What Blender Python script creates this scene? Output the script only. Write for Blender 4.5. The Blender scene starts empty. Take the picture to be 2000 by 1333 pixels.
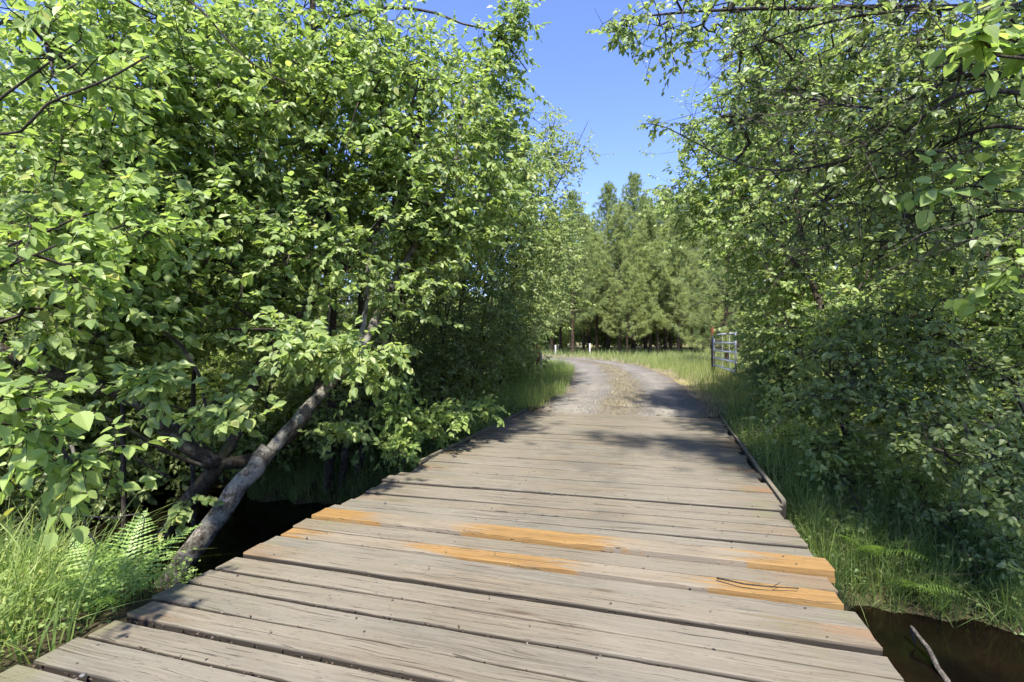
import bpy, math, numpy as np
from mathutils import Matrix, Vector

# ------------------------------------------------------------------ camera, sky, sun, exposure
scene = bpy.context.scene
COL = scene.collection
R = math.radians
TH = R(17.15)                       # bearing of the bridge, right of the camera axis
ST, CT = math.sin(TH), math.cos(TH)
F, CAMZ = 972.0, 1.42               # focal length in photo pixels, eye height above the deck
SUN_EL, SUN_AZ = 60.0, 184.0        # degrees; azimuth clockwise from +Y, so the sun stands behind the camera

cam_d = bpy.data.cameras.new('camera')
cam = bpy.data.objects.new('camera', cam_d); COL.objects.link(cam)
cam.location = (0, 0, CAMZ); cam.rotation_euler = (R(90), 0, 0)
cam_d.sensor_width = 36; cam_d.lens = F / 2000 * 36; cam_d.clip_start = .05; cam_d.clip_end = 2000
scene.camera = cam

world = bpy.data.worlds.new('World'); scene.world = world; world.use_nodes = True
wn = world.node_tree.nodes; wl = world.node_tree.links
sky = wn.new('ShaderNodeTexSky'); sky.sky_type = 'NISHITA'; sky.sun_disc = False
sky.sun_elevation = R(SUN_EL); sky.sun_rotation = R(SUN_AZ)
sky.air_density = 1.0; sky.dust_density = 0.4; sky.ozone_density = 3.0
wn['Background'].inputs[1].default_value = 0.088
tint = wn.new('ShaderNodeMix'); tint.data_type = 'RGBA'; tint.blend_type = 'MULTIPLY'; tint.inputs[0].default_value = 1; tint.inputs[7].default_value = (.62, .62, .88, 1)
wl.new(sky.outputs[0], tint.inputs[6]); wl.new(tint.outputs[2], wn['Background'].inputs[0])

sun_d = bpy.data.lights.new('sun', 'SUN'); sun = bpy.data.objects.new('sun', sun_d); COL.objects.link(sun)
sun_d.energy = 2.6; sun_d.angle = R(2.5); sun_d.color = (1, .955, .88)
sun_dir = Vector((math.sin(R(SUN_AZ)) * math.cos(R(SUN_EL)), math.cos(R(SUN_AZ)) * math.cos(R(SUN_EL)), math.sin(R(SUN_EL))))
sun.rotation_euler = sun_dir.to_track_quat('Z', 'Y').to_euler(); sun.location = sun_dir * 60

vs = scene.view_settings
vs.view_transform = 'Standard'; vs.look = 'None'; vs.gamma = 1; vs.use_curve_mapping = False
vs.exposure = 2.3
scene.render.engine = 'CYCLES'
cy = scene.cycles
cy.use_denoising = True; cy.max_bounces = 9; cy.diffuse_bounces = 6; cy.glossy_bounces = 2
cy.transmission_bounces = 6; cy.transparent_max_bounces = 4; cy.caustics_reflective = False; cy.caustics_refractive = False
cy.use_adaptive_sampling = True; cy.adaptive_threshold = .015

rng = np.random.default_rng(11)
def W(px, py, Y):                   # a point seen in the photo at (px, py), Y metres ahead
    return np.array([(px - 1000) / F * Y, Y, CAMZ - (py - 667) / F * Y])
def UV(u, v, z=0.):                 # bridge coordinates: u along the deck, v across it
    return np.array([u * ST + v * CT, u * CT - v * ST, z])
def nrm(a):
    return a / np.maximum(np.linalg.norm(a, axis=-1, keepdims=True), 1e-9)
def sstep(a, b, x):
    t = np.clip((x - a) / (b - a), 0, 1); return t * t * (3 - 2 * t)

# ------------------------------------------------------------------ mesh helpers
def mesh_np(name, V, faces, smooth=False):
    """V (n,3); faces: list of int arrays (m,k), each with its own k"""
    me = bpy.data.meshes.new(name)
    V = np.asarray(V, dtype=np.float32)
    me.vertices.add(len(V)); me.vertices.foreach_set('co', V.ravel())
    fl = [np.asarray(f, dtype=np.int32) for f in faces if len(f)]
    nl = sum(f.size for f in fl); npoly = sum(len(f) for f in fl)
    me.loops.add(nl); me.polygons.add(npoly)
    me.loops.foreach_set('vertex_index', np.concatenate([f.ravel() for f in fl]))
    tot = np.concatenate([np.full(len(f), f.shape[1], dtype=np.int32) for f in fl])
    st = np.concatenate([[0], np.cumsum(tot)[:-1]]).astype(np.int32)
    me.polygons.foreach_set('loop_start', st)
    me.polygons.foreach_set('use_smooth', np.full(npoly, smooth, dtype=bool))
    me.update(calc_edges=True)
    return me
class Acc:                          # collects geometry for one mesh
    def __init__(s): s.V = []; s.Fq = {}; s.n = 0
    def add(s, V, *fs):
        V = np.asarray(V).reshape(-1, 3)
        for f in fs:
            f = np.asarray(f, dtype=np.int64)
            if f.size: s.Fq.setdefault(f.shape[1], []).append(f + s.n)
        s.V.append(V); s.n += len(V)
    def mesh(s, name, smooth=False):
        return mesh_np(name, np.concatenate(s.V), [np.concatenate(v) for v in s.Fq.values()], smooth)
    def obj(s, name, mat, parent=None, smooth=False):
        return link(name, s.mesh(name, smooth), mat, parent)
def link(name, me, mat=None, parent=None):
    if mat is not None and not me.materials: me.materials.append(mat)
    o = bpy.data.objects.new(name, me); COL.objects.link(o)
    if parent is not None: o.parent = parent
    return o
def tag(o, label=None, cat=None, group=None, kind=None):
    if label: o['label'] = label
    if cat: o['category'] = cat
    if group: o['group'] = group
    if kind: o['kind'] = kind
    return o
def thing(name, loc, label, cat, group=None, rz=0):
    o = bpy.data.objects.new(name, None); COL.objects.link(o); o.empty_display_size = .1
    o.location = loc; o.rotation_euler = (0, 0, rz); tag(o, label, cat, group)
    return o
def copy_tree(o, parent=None):
    c = o.copy(); COL.objects.link(c); c.parent = parent
    for ch in list(o.children): copy_tree(ch, c)
    return c
def spline(P, step):                # smooth polyline through P (n,k) with roughly this spacing
    P = np.asarray(P, float); Q = np.vstack([2 * P[0] - P[1], P, 2 * P[-1] - P[-2]]); out = []
    for i in range(len(P) - 1):
        a, b, c, d = Q[i:i + 4]; m = max(1, int(np.ceil(np.linalg.norm((c - b)[:3]) / step)))
        t = (np.arange(m) / m)[:, None]
        out.append(.5 * (2 * b + (c - a) * t + (2 * a - 5 * b + 4 * c - d) * t ** 2 + (3 * b - a - 3 * c + d) * t ** 3))
    out.append(P[-1:]); return np.vstack(out)
def tube(acc, P, rad, sides=8, rough=0., cap=False):
    P = np.asarray(P, float); n = len(P); rad = np.broadcast_to(rad, n).astype(float)
    T = nrm(np.gradient(P, axis=0)); ref = np.array([.31, .17, .93]) if abs(T[0, 2]) < .85 else np.array([.93, .2, .1])
    A = nrm(np.cross(T, ref)); B = np.cross(T, A)
    a = np.arange(sides) / sides * 2 * np.pi
    rr = rad[:, None] * (1 + rough * rng.uniform(-1, 1, (n, sides)))
    V = P[:, None] + rr[..., None] * (np.cos(a)[None, :, None] * A[:, None] + np.sin(a)[None, :, None] * B[:, None])
    i = np.arange(n - 1)[:, None] * sides; j = np.arange(sides)[None]; k = (j + 1) % sides
    q = np.stack([i + j, i + k, i + sides + k, i + sides + j], -1).reshape(-1, 4)
    V = V.reshape(-1, 3)
    if cap:
        V = np.vstack([V, P[:1], P[-1:]]); b = n * sides
        t1 = np.stack([k[0], j[0], np.full(sides, b)], -1); t2 = np.stack([j[0] + (n - 1) * sides, k[0] + (n - 1) * sides, np.full(sides, b + 1)], -1)
        acc.add(V, q, t1, t2)
    else: acc.add(V, q)
def frusta(acc, P0, P1, r0, r1, sides=3):
    T = nrm(P1 - P0); ref = np.where(np.abs(T[:, 2:3]) < .9, [[.1, .2, 1.]], [[1., .2, .1]])
    A = nrm(np.cross(T, ref)); B = np.cross(T, A); m = len(P0)
    a = np.arange(sides) / sides * 2 * np.pi
    D = np.cos(a)[None, :, None] * A[:, None] + np.sin(a)[None, :, None] * B[:, None]
    V = np.concatenate([P0[:, None] + r0[:, None, None] * D, P1[:, None] + r1[:, None, None] * D], 1)
    j = np.arange(sides); k = (j + 1) % sides
    q = np.stack([j, k, k + sides, j + sides], -1)[None] + (np.arange(m) * 2 * sides)[:, None, None]
    acc.add(V, q.reshape(-1, 4))
def box(acc, lo, hi, M=None):
    x0, y0, z0 = lo; x1, y1, z1 = hi
    V = np.array([[x, y, z] for z in (z0, z1) for x, y in ((x0, y0), (x1, y0), (x1, y1), (x0, y1))], float)
    if M is not None: V = V @ np.array(M)[:3, :3].T + np.array(M)[:3, 3]
    acc.add(V, [[0, 3, 2, 1], [4, 5, 6, 7], [0, 1, 5, 4], [1, 2, 6, 5], [2, 3, 7, 6], [3, 0, 4, 7]])

# ------------------------------------------------------------------ material helpers
class Mat:
    def __init__(s, name):
        s.m = bpy.data.materials.new(name); s.m.use_nodes = True; s.t = s.m.node_tree; s.N = s.t.nodes; s.L = s.t.links
        s.p = s.N['Principled BSDF']; s.out = s.N['Material Output']
    def n(s, typ, _attrs=None, **inp):
        nd = s.N.new('ShaderNode' + typ)
        for k, v in (_attrs or {}).items(): setattr(nd, k, v)
        for k, v in inp.items():
            key = int(k[1:]) if k[0] == '_' and k[1:].isdigit() else k.replace('_', ' ')
            s.set(nd.inputs[key], v)
        return nd
    def set(s, sock, v):
        if isinstance(v, bpy.types.NodeSocket): s.L.new(v, sock)
        elif isinstance(v, bpy.types.Node): s.L.new(v.outputs[0], sock)
        else: sock.default_value = (*v, 1) if isinstance(v, (tuple, list)) and len(v) == 3 and len(sock.default_value) == 4 else v
    def noise(s, vec, scale, detail=4., rough=.55, dist=0.):
        return s.n('TexNoise', Vector=vec, Scale=scale, Detail=detail, Roughness=rough, Distortion=dist).outputs[0]
    def ramp(s, fac, *stops):
        nd = s.n('ValToRGB', Fac=fac); e = nd.color_ramp.elements
        while len(e) < len(stops): e.new(.5)
        for el, (p, c) in zip(e, stops):
            el.position = p; el.color = (*c, 1) if isinstance(c, tuple) else (c, c, c, 1)
        return nd.outputs[0]
    def mix(s, fac, a, b, mode='MIX'):
        nd = s.n('Mix', {'data_type': 'RGBA', 'blend_type': mode})
        s.set(nd.inputs[0], fac); s.set(nd.inputs[6], a); s.set(nd.inputs[7], b); return nd.outputs[2]
    def math(s, op, a, b=0., clamp=False):
        nd = s.n('Math', {'operation': op, 'use_clamp': clamp}); s.set(nd.inputs[0], a); s.set(nd.inputs[1], b); return nd.outputs[0]
    def mapr(s, v, a, b, c=0., d=1.):
        return s.n('MapRange', {'interpolation_type': 'SMOOTHSTEP'}, Value=v, _1=a, _2=b, _3=c, _4=d).outputs[0]
    def obj(s): return s.n('TexCoord').outputs['Object']
    def geo(s): return s.n('NewGeometry')
    def scl(s, vec, x, y, z): return s.n('Mapping', Vector=vec, Scale=(x, y, z)).outputs[0]
    def bump(s, h, strength=.4, dist=.01):
        nd = s.n('Bump', Height=h, Strength=strength, Distance=dist); s.L.new(nd.outputs[0], s.p.inputs['Normal'])
    def base(s, c, rough=.8, spec=.3):
        s.set(s.p.inputs['Base Color'], c); s.set(s.p.inputs['Roughness'], rough); s.p.inputs['Specular IOR Level'].default_value = spec

def leaf_mat(name, dark, mid, light, trans=.5, rough=.45, spec=.35, yellow=None):
    m = Mat(name)
    r = m.math('FRACT', m.math('ADD', m.geo().outputs['Random Per Island'], m.n('ObjectInfo').outputs['Random']))
    stops = [(0., dark), (.45, mid), (.965, light)] + ([(1., yellow)] if yellow else [])
    stops = [(p_, tuple(x * k_ for x, k_ in zip(c_, (1.52, 1.47, 1.68)))) for p_, c_ in stops]
    c = m.ramp(r, *stops)
    big = m.noise(m.geo().outputs['Position'], 1.1, 2.)
    c = m.mix(m.mapr(big, .35, .7, 0., .45), c, m.mix(1., c, (1.1, 1.04, .85), 'MULTIPLY'))
    m.base(c, rough, spec)
    tr = m.n('BsdfTranslucent', Color=m.mix(1., c, (1.36, 1.44, .86), 'MULTIPLY'))
    mx = m.n('MixShader', Fac=trans); m.L.new(m.p.outputs[0], mx.inputs[1]); m.L.new(tr.outputs[0], mx.inputs[2])
    m.L.new(mx.outputs[0], m.out.inputs[0]); return m.m
def bark_mat(name, c0, c1, lichen=None, amount=.55, scale=1.):
    m = Mat(name); v = m.obj(); g = m.noise(m.scl(v, 1, 1, .35), 22 * scale, 6., .65)
    c = m.ramp(g, (.34, c0), (.62, c1))
    vr = m.n('TexVoronoi', {'feature': 'DISTANCE_TO_EDGE'}, Vector=m.scl(v, 1, 1, .45), Scale=30 * scale).outputs[0]
    c = m.mix(m.math('MULTIPLY', m.math('SUBTRACT', 1., m.mapr(vr, .0, .12)), .6), c, tuple(x * .5 for x in c0))
    if lichen:
        li = m.noise(v, 9 * scale, 5., .7)
        c = m.mix(m.mapr(li, amount - .06, amount + .05), c, m.ramp(m.noise(v, 40, 3.), (.35, lichen), (.7, tuple(x * .6 for x in lichen))))
        c = m.mix(m.mapr(m.noise(v, 5 * scale, 4.), .6, .72, 0., .8), c, (.07, .075, .025))
    c = m.mix(1., c, (.78, .77, .74), 'MULTIPLY')
    m.base(c, .9, .2); m.bump(m.noise(m.scl(v, 1, 1, .5), 38 * scale, 6., .75), 1., .03); return m.m

M_alder = leaf_mat('alder_leaf', (.095, .145, .042), (.165, .225, .064), (.23, .29, .095), yellow=(.31, .32, .09), spec=.45)
M_alder_far = leaf_mat('alder_leaf_far', (.095, .135, .042), (.155, .20, .062), (.225, .275, .09), spec=.45)
M_dog = leaf_mat('dogwood_leaf', (.105, .165, .042), (.165, .23, .06), (.22, .295, .085), yellow=(.30, .29, .07))
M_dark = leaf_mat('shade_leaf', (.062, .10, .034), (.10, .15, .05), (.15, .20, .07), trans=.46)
M_haw = leaf_mat('hawthorn_leaf', (.085, .125, .042), (.145, .195, .064), (.22, .275, .10), trans=.54, rough=.42, spec=.45)
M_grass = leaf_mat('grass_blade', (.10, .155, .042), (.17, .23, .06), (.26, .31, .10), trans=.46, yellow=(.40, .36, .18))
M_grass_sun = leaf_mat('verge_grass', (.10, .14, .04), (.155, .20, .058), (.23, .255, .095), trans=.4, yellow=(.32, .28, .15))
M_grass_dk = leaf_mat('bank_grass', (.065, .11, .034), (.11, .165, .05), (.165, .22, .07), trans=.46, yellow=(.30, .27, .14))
M_dry = leaf_mat('dry_grass', (.15, .135, .08), (.21, .19, .115), (.29, .265, .17), trans=.2, yellow=(.14, .17, .06))
M_fern = leaf_mat('fern_frond', (.10, .18, .036), (.155, .245, .052), (.205, .30, .07), trans=.42)
M_needle = leaf_mat('pine_needle', (.085, .115, .04), (.145, .19, .066), (.215, .265, .10), trans=.44, rough=.5)
M_needle2 = leaf_mat('pine_needle_young', (.115, .15, .053), (.185, .23, .08), (.265, .305, .12), trans=.44, rough=.5)
M_bark = bark_mat('alder_bark', (.03, .024, .017), (.10, .08, .056), (.19, .18, .145), .58)
M_bark_lichen = bark_mat('lichen_bark', (.04, .034, .026), (.22, .19, .15), (.40, .375, .32), .5)
M_twig = bark_mat('twig_bark', (.045, .036, .028), (.11, .09, .07))
M_twig_grey = bark_mat('grey_twig_bark', (.06, .05, .042), (.135, .115, .098))
M_dead = bark_mat('dead_wood', (.11, .095, .08), (.25, .225, .195))
M_pinebark = bark_mat('pine_bark', (.035, .027, .02), (.13, .09, .06), scale=.5)

# ------------------------------------------------------------------ the ground, the creek, the road
WATER = -.95
def wob(v): return .22 * np.sin(v * .9 + .4) + .13 * np.sin(v * 2.3 + 1.7) + .06 * np.sin(v * 5.1) + .07 * np.sin(v * 8.7 + 2) + .05 * np.sin(v * 14.3)
def ground_z(x, y):
    x = np.asarray(x, float); y = np.asarray(y, float)
    u = x * ST + y * CT; v = x * CT - y * ST
    far = sstep(9, 19, u) * .26 + sstep(15, 34, u) * .16 + sstep(40, 160, u) * 3.
    side = -.10 - .22 * sstep(1.0, 4.0, np.abs(v + .885) - 1.2) * (1 - sstep(8.5, 12, u))
    z = np.where(u > 9, far - .03, 0.) + np.where(u > 9, -.0, side) * 1.
    z = (side * (1 - sstep(8.6, 10.2, u))) + (far - .03) * sstep(8.6, 10.2, u)
    z = z - .14 * (1 - sstep(9.98, 10.12, u)) * sstep(8.0, 8.8, u) * (np.abs(v + .885) < 2.3)
    w = wob(v)
    lf = 1 - sstep(-2.6, -1.2, v)
    ch = sstep(1.35, 3.0, u + .6 * w - .75 * lf) * (1 - sstep(0., 1., (u + w - (4.1 + .8 * lf)) / (2.9 + .3 * lf)))
    z = z * (1 - ch) + (-1.42) * ch
    z = z + .035 * np.sin(x * 1.7 + .5) * np.sin(y * 1.3) + .02 * np.sin(x * 4.1) * np.sin(y * 3.7 + 1)
    return z
ax = np.unique(np.concatenate([np.linspace(-9, 9, 150), np.linspace(-12, 14, 60), np.linspace(-60, 60, 49), np.linspace(-600, 600, 25)]))
ay = np.unique(np.concatenate([np.linspace(1, 10, 90), np.linspace(-3, 36, 110), np.linspace(-40, 90, 40), np.linspace(-300, 900, 25)]))
GX, GY = np.meshgrid(ax, ay)

# road centreline (world x, y) and half width
RC = spline(np.array([[2.0, 9.45], [2.78, 12.2], [3.3, 15], [3.72, 18.5], [3.75, 22], [3.2, 25.5], [1.7, 28.6], [-1.2, 30.8], [-6, 32.2], [-16, 33.2], [-34, 34]]), .35)
RN = nrm(np.stack([np.gradient(RC[:, 1]), -np.gradient(RC[:, 0])], -1))     # to the right
def road_dist(x, y):
    P = np.stack([np.ravel(x), np.ravel(y)], -1); d = np.full(len(P), 1e9)
    for k in range(0, len(RC), 2): d = np.minimum(d, np.hypot(P[:, 0] - RC[k, 0], P[:, 1] - RC[k, 1]))
    return d.reshape(np.shape(x))
nx, ny = len(ax), len(ay)
idx = np.arange(nx * ny).reshape(ny, nx)
GQ = np.stack([idx[:-1, :-1], idx[:-1, 1:], idx[1:, 1:], idx[1:, :-1]], -1).reshape(-1, 4)

m = Mat('bank_soil'); p = m.geo().outputs['Position']
c = m.ramp(m.noise(p, 1.4, 6., .65), (.3, (.03, .023, .015)), (.5, (.055, .048, .022)), (.68, (.05, .075, .022)))
c = m.mix(m.mapr(m.noise(p, 14., 4.), .45, .7, 0., .6), c, (.09, .07, .042))
dry = m.mapr(m.n('SeparateXYZ', Vector=p).outputs[1], 9.5, 12.5)
c = m.mix(m.math('MULTIPLY', dry, m.mapr(m.noise(p, .7, 3.), .38, .6, .25, .85)), c, m.ramp(m.noise(p, 25, 3.), (.35, (.13, .15, .04)), (.6, (.34, .27, .13))))
m.base(c, .95, .15); m.bump(m.noise(p, 18, 6., .7), .9, .03)
g = mesh_np('ground', np.stack([GX, GY, ground_z(GX, GY)], -1).reshape(-1, 3), [GQ], True)
tag(link('ground', g, m.m), kind='structure')

def strip(name, offs, lift, mat, wfun, z_extra=None, n0=0, n1=None):
    C = RC[n0:n1]; N = RN[n0:n1]; rows = []
    for o in offs:
        q = C + N * (o * wfun(np.arange(len(C)) + n0))[:, None]
        z = np.where(C[:, 0] * ST + C[:, 1] * CT < 9.97, -.115, np.maximum(ground_z(C[:, 0], C[:, 1]) + lift, -.004) + .05 * sstep(9.98, 10.8, C[:, 0] * ST + C[:, 1] * CT)) + (z_extra(o) if z_extra else 0) + .012 * np.sin(q[:, 0] * 9) * np.sin(q[:, 1] * 7)
        rows.append(np.column_stack([q, z]))
    V = np.stack(rows, 1); a, b = V.shape[:2]; i = np.arange(a * b).reshape(a, b); offv = np.tile(np.array(offs, dtype=np.float32), a)
    f = np.stack([i[:-1, :-1], i[:-1, 1:], i[1:, 1:], i[1:, :-1]], -1).reshape(-1, 4)
    me = mesh_np(name, V.reshape(-1, 3), [f], True); me.attributes.new('across', 'FLOAT', 'POINT').data.foreach_set('value', offv)
    return link(name, me, mat)
m = Mat('gravel'); p = m.geo().outputs['Position']
vor = m.n('TexVoronoi', Vector=p, Scale=55.)
c = m.ramp(vor.outputs['Color'], (.1, (.10, .092, .08)), (.5, (.185, .171, .150)), (.95, (.30, .28, .248)))
c = m.mix(m.mapr(m.noise(p, 1.1, 4.), .45, .7, 0., .6), c, (.28, .255, .215))
c = m.mix(m.mapr(m.noise(p, 2.7, 5.), .58, .7, 0., .5), c, (.09, .085, .08))
ac = m.math('ABSOLUTE', m.math('ADD', m.n('Attribute', {'attribute_name': 'across'}).outputs['Fac'], m.math('MULTIPLY', m.math('SUBTRACT', m.noise(p, 1.7, 4.), .5), .5)))
dirt = m.ramp(m.noise(p, 9., 5.), (.35, (.12, .10, .07)), (.65, (.21, .18, .125)))
c = m.mix(m.math('MULTIPLY', m.math('SUBTRACT', 1., m.mapr(ac, .16, .34)), m.mapr(m.noise(p, 5., 4.), .3, .55, .35, .95)), c, dirt)
c = m.mix(m.math('MULTIPLY', m.mapr(ac, .82, 1.0), m.mapr(m.noise(p, 4., 4.), .35, .6, .3, .9)), c, (.19, .145, .10))
rut = m.math('MULTIPLY', m.mapr(ac, .35, .5), m.math('SUBTRACT', 1., m.mapr(ac, .62, .82)))
c = m.mix(m.math('MULTIPLY', rut, .5), c, m.mix(1., c, (1.3, 1.29, 1.27), 'MULTIPLY'))
c = m.mix(1., c, (.78, .775, .76), 'MULTIPLY'); m.base(c, .95, .2); m.bump(vor.outputs['Distance'], .9, .02)
prof = lambda o: {-1.15: -.16, -1: -.015, -.6: -.012, -.2: .035, .2: .035, .6: -.012, 1: -.015, 1.15: -.16}[o]
road = strip('gravel_road', [-1.15, -1, -.6, -.2, .2, .6, 1, 1.15], .075, m.m, lambda k: np.where(k < 8, 1.62, 1.5), prof)
tag(road, kind='structure')

m = Mat('creek_water'); p = m.geo().outputs['Position']
c = m.ramp(m.noise(p, 1.3, 4.), (.4, (.003, .0022, .0016)), (.7, (.008, .0048, .0026)))
m.base(c, .10, .22); m.p.inputs['IOR'].default_value = 1.33
m.bump(m.noise(p, 3.5, 3.), .12, .05)
V = [UV(.9, -45, WATER), UV(8.9, -45, WATER), UV(8.9, 45, WATER), UV(.9, 45, WATER)]
tag(link('creek_water', mesh_np('creek_water', V, [[[0, 3, 2, 1]]]), m.m), kind='structure')

# ------------------------------------------------------------------ the plank bridge
VC = -.885                          # middle of the deck (v)
def wood_mat(name, fresh, rust=1.):
    m = Mat(name); v = m.obj(); rnd = m.n('ObjectInfo').outputs['Random']
    off = m.n('CombineXYZ', X=m.math('MULTIPLY', rnd, 37.), Y=m.math('MULTIPLY', rnd, 11.)).outputs[0]
    vv = m.n('VectorMath', {'operation': 'ADD'}, _0=v, _1=off).outputs[0]
    wav = m.n('VectorMath', {'operation': 'ADD'}, _0=vv, _1=m.n('VectorMath', {'operation': 'SCALE'}, _0=m.n('TexNoise', Vector=m.scl(vv, 1.5, 5, 1), Scale=1., Detail=2.).outputs[1], Scale=.07).outputs[0]).outputs[0]
    grain = m.noise(m.scl(wav, 2.2, 75, 40), 1., 5., .6)
    fine = m.noise(m.scl(wav, 7, 260, 90), 1., 3., .6)
    patch = m.noise(m.scl(vv, 1.1, 5, 2), 1., 4., .6)
    tone = m.math('FRACT', m.math('MULTIPLY', rnd, 17.3))
    c = m.ramp(grain, (.25, (.115, .097, .075)), (.5, (.178, .155, .124)), (.75, (.24, .212, .172)))
    c = m.mix(m.mapr(patch, .4, .72, 0., .55), c, (.17, .168, .145))
    c = m.mix(m.math('MULTIPLY', tone, .5), c, m.mix(1., c, (1.12, .98, .80), 'MULTIPLY'))
    c = m.mix(m.mapr(m.math('FRACT', m.math('MULTIPLY', rnd, 7.7)), .55, .95, 0., .4), c, m.mix(1., c, (.80, .84, .86), 'MULTIPLY'))
    # place on the deck: v across, u along
    pos = m.geo().outputs['Position']
    rot = m.n('VectorRotate', {'rotation_type': 'Z_AXIS'}, Vector=pos, Angle=TH).outputs[0]
    sx = m.n('SeparateXYZ', Vector=rot); vx, ux = sx.outputs[0], sx.outputs[1]
    vd = m.math('ADD', m.math('ABSOLUTE', m.math('ADD', m.math('SUBTRACT', vx, VC), m.math('MULTIPLY', m.math('SUBTRACT', rnd, .5), .5 if fresh else .15))), m.math('MULTIPLY', m.math('SUBTRACT', m.noise(m.scl(rot, .9, 46, 1), 1., 5., .7), .5), 1.7))
    track = m.math('MULTIPLY', m.mapr(vd, .42, .62), m.math('SUBTRACT', 1., m.mapr(vd, 1.30, 1.50)))
    dust = m.ramp(m.noise(m.scl(rot, 2, 9, 1), 1., 5.), (.3, (.185, .160, .127)), (.7, (.252, .221, .178)))
    if fresh:
        o = m.ramp(grain, (.25, (.20, .10, .028)), (.5, (.28, .157, .05)), (.75, (.34, .21, .08)))
        o = m.mix(m.mapr(patch, .45, .75, 0., .35), o, (.28, .18, .09))
        c = m.mix(m.math('ADD', m.math('MULTIPLY', track, .8), .08), o, dust)
    else:
        c = m.mix(m.math('MULTIPLY', track, .55), c, dust)
        rusty = m.math('MULTIPLY', m.mapr(vd, 1.45, 1.8), m.mapr(m.math('FRACT', m.math('MULTIPLY', rnd, 29.1)), .60, .9, 0., .8 * rust))
        c = m.mix(m.math('MULTIPLY', rusty, m.mapr(patch, .35, .6)), c, (.24, .13, .06))
        moss = m.math('MULTIPLY', m.mapr(vd, 1.2, 1.7), m.mapr(m.noise(rot, 3.1, 5.), .5, .68, 0., .55))
        c = m.mix(moss, c, (.16, .155, .08))
    # soft tree-shadow blotches painted into the colour down the middle of the deck
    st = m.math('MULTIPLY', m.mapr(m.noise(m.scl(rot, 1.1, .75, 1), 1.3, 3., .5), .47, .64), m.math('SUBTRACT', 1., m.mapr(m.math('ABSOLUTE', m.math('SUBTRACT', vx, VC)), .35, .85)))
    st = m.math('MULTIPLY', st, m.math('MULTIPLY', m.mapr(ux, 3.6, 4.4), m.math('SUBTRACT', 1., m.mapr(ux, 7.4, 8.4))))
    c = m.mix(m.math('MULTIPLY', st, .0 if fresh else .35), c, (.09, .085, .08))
    # checks (cracks), knots
    crack = m.mapr(m.noise(m.scl(wav, 1.6, 95, 30), 1., 3., .5, .3), .64, .69)
    c = m.mix(m.math('MULTIPLY', crack, .75), c, (.055, .045, .034))
    speck = m.mapr(m.noise(m.scl(wav, 16, 120, 40), 1., 2., .5), .66, .72)
    c = m.mix(m.math('MULTIPLY', speck, .45), c, (.08, .066, .052))
    vo = m.n('TexVoronoi', Vector=m.scl(vv, .9, 4.2, .01), Scale=1.).outputs['Distance']
    knot = m.math('SUBTRACT', 1., m.mapr(vo, .045, .095))
    c = m.mix(m.math('MULTIPLY', knot, .8), c, (.065, .05, .034))
    c = m.mix(m.math('MULTIPLY', m.math('SUBTRACT', 1., m.mapr(vo, .08, .16)), .35), c, (.13, .095, .06))
    side_tone = m.mapr(m.n('SeparateXYZ', Vector=v).outputs[2], -.020, -.0075)  # plank sides turn darker below the top edge
    if not fresh: c = m.mix(side_tone, (.042, .034, .026), c)
    c = m.mix(1., c, (.76, .765, .72), 'MULTIPLY')
    m.base(c, .88, .22)
    h = m.math('ADD', m.math('MULTIPLY', grain, .7), m.math('MULTIPLY', fine, .35))
    h = m.math('SUBTRACT', h, m.math('MULTIPLY', m.math('ADD', crack, m.math('MULTIPLY', speck, .4)), 1.1)); m.bump(h, .75, .006)
    return m.m
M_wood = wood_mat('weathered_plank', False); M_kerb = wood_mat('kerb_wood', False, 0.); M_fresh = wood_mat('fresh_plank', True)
def plank_mesh(L, w, th, seed, bow=0.):
    r = np.random.default_rng(seed); n = 30; x = np.linspace(-L / 2, L / 2, n)
    def wig(a):
        s = sum(r.normal(0, a / (k + 1)) * np.sin(x * (1.3 * k + .8) + r.uniform(0, 6)) for k in range(5))
        return s + r.normal(0, a * .35, n)
    yl, yr = -w / 2 + wig(.0028), w / 2 + wig(.0028); zt = wig(.0015) + bow * np.cos(x * 1.1 + r.uniform(0, 6)) * .002
    bl, br = np.abs(.0025 + wig(.0016)) + .0012, np.abs(.0025 + wig(.0016)) + .0012
    cup = -.0025
    chips = r.random(n) < .08; bl = np.where(chips, bl * 2.2, bl)
    sec = [np.column_stack([x, yl, 0 * x - th]), np.column_stack([x, yl, zt - bl * 1.3]), np.column_stack([x, yl + bl, zt]),
           np.column_stack([x, (yl + yr) / 2, zt + cup]), np.column_stack([x, yr - br, zt]), np.column_stack([x, yr, zt - br * 1.3]), np.column_stack([x, yr, 0 * x - th])]
    V = np.stack(sec, 1)
    V[0, :, 0] += r.normal(0, .003, 7); V[-1, :, 0] += r.normal(0, .003, 7)
    k = 7; i = np.arange(n - 1)[:, None] * k; j = np.arange(k)[None]; jn = (j + 1) % k
    q = np.stack([i + j, i + k + j, i + k + jn, i + jn], -1).reshape(-1, 4)
    e0 = np.arange(k)[None]; e1 = (np.arange(k)[::-1] + (n - 1) * k)[None]
    return mesh_np('plank', V.reshape(-1, 3), [q, e0, e1], False)

bridge = thing('plank_bridge', (0, 0, 0), 'weathered timber plank bridge deck crossing the dark creek', 'bridge', rz=-TH)
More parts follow.
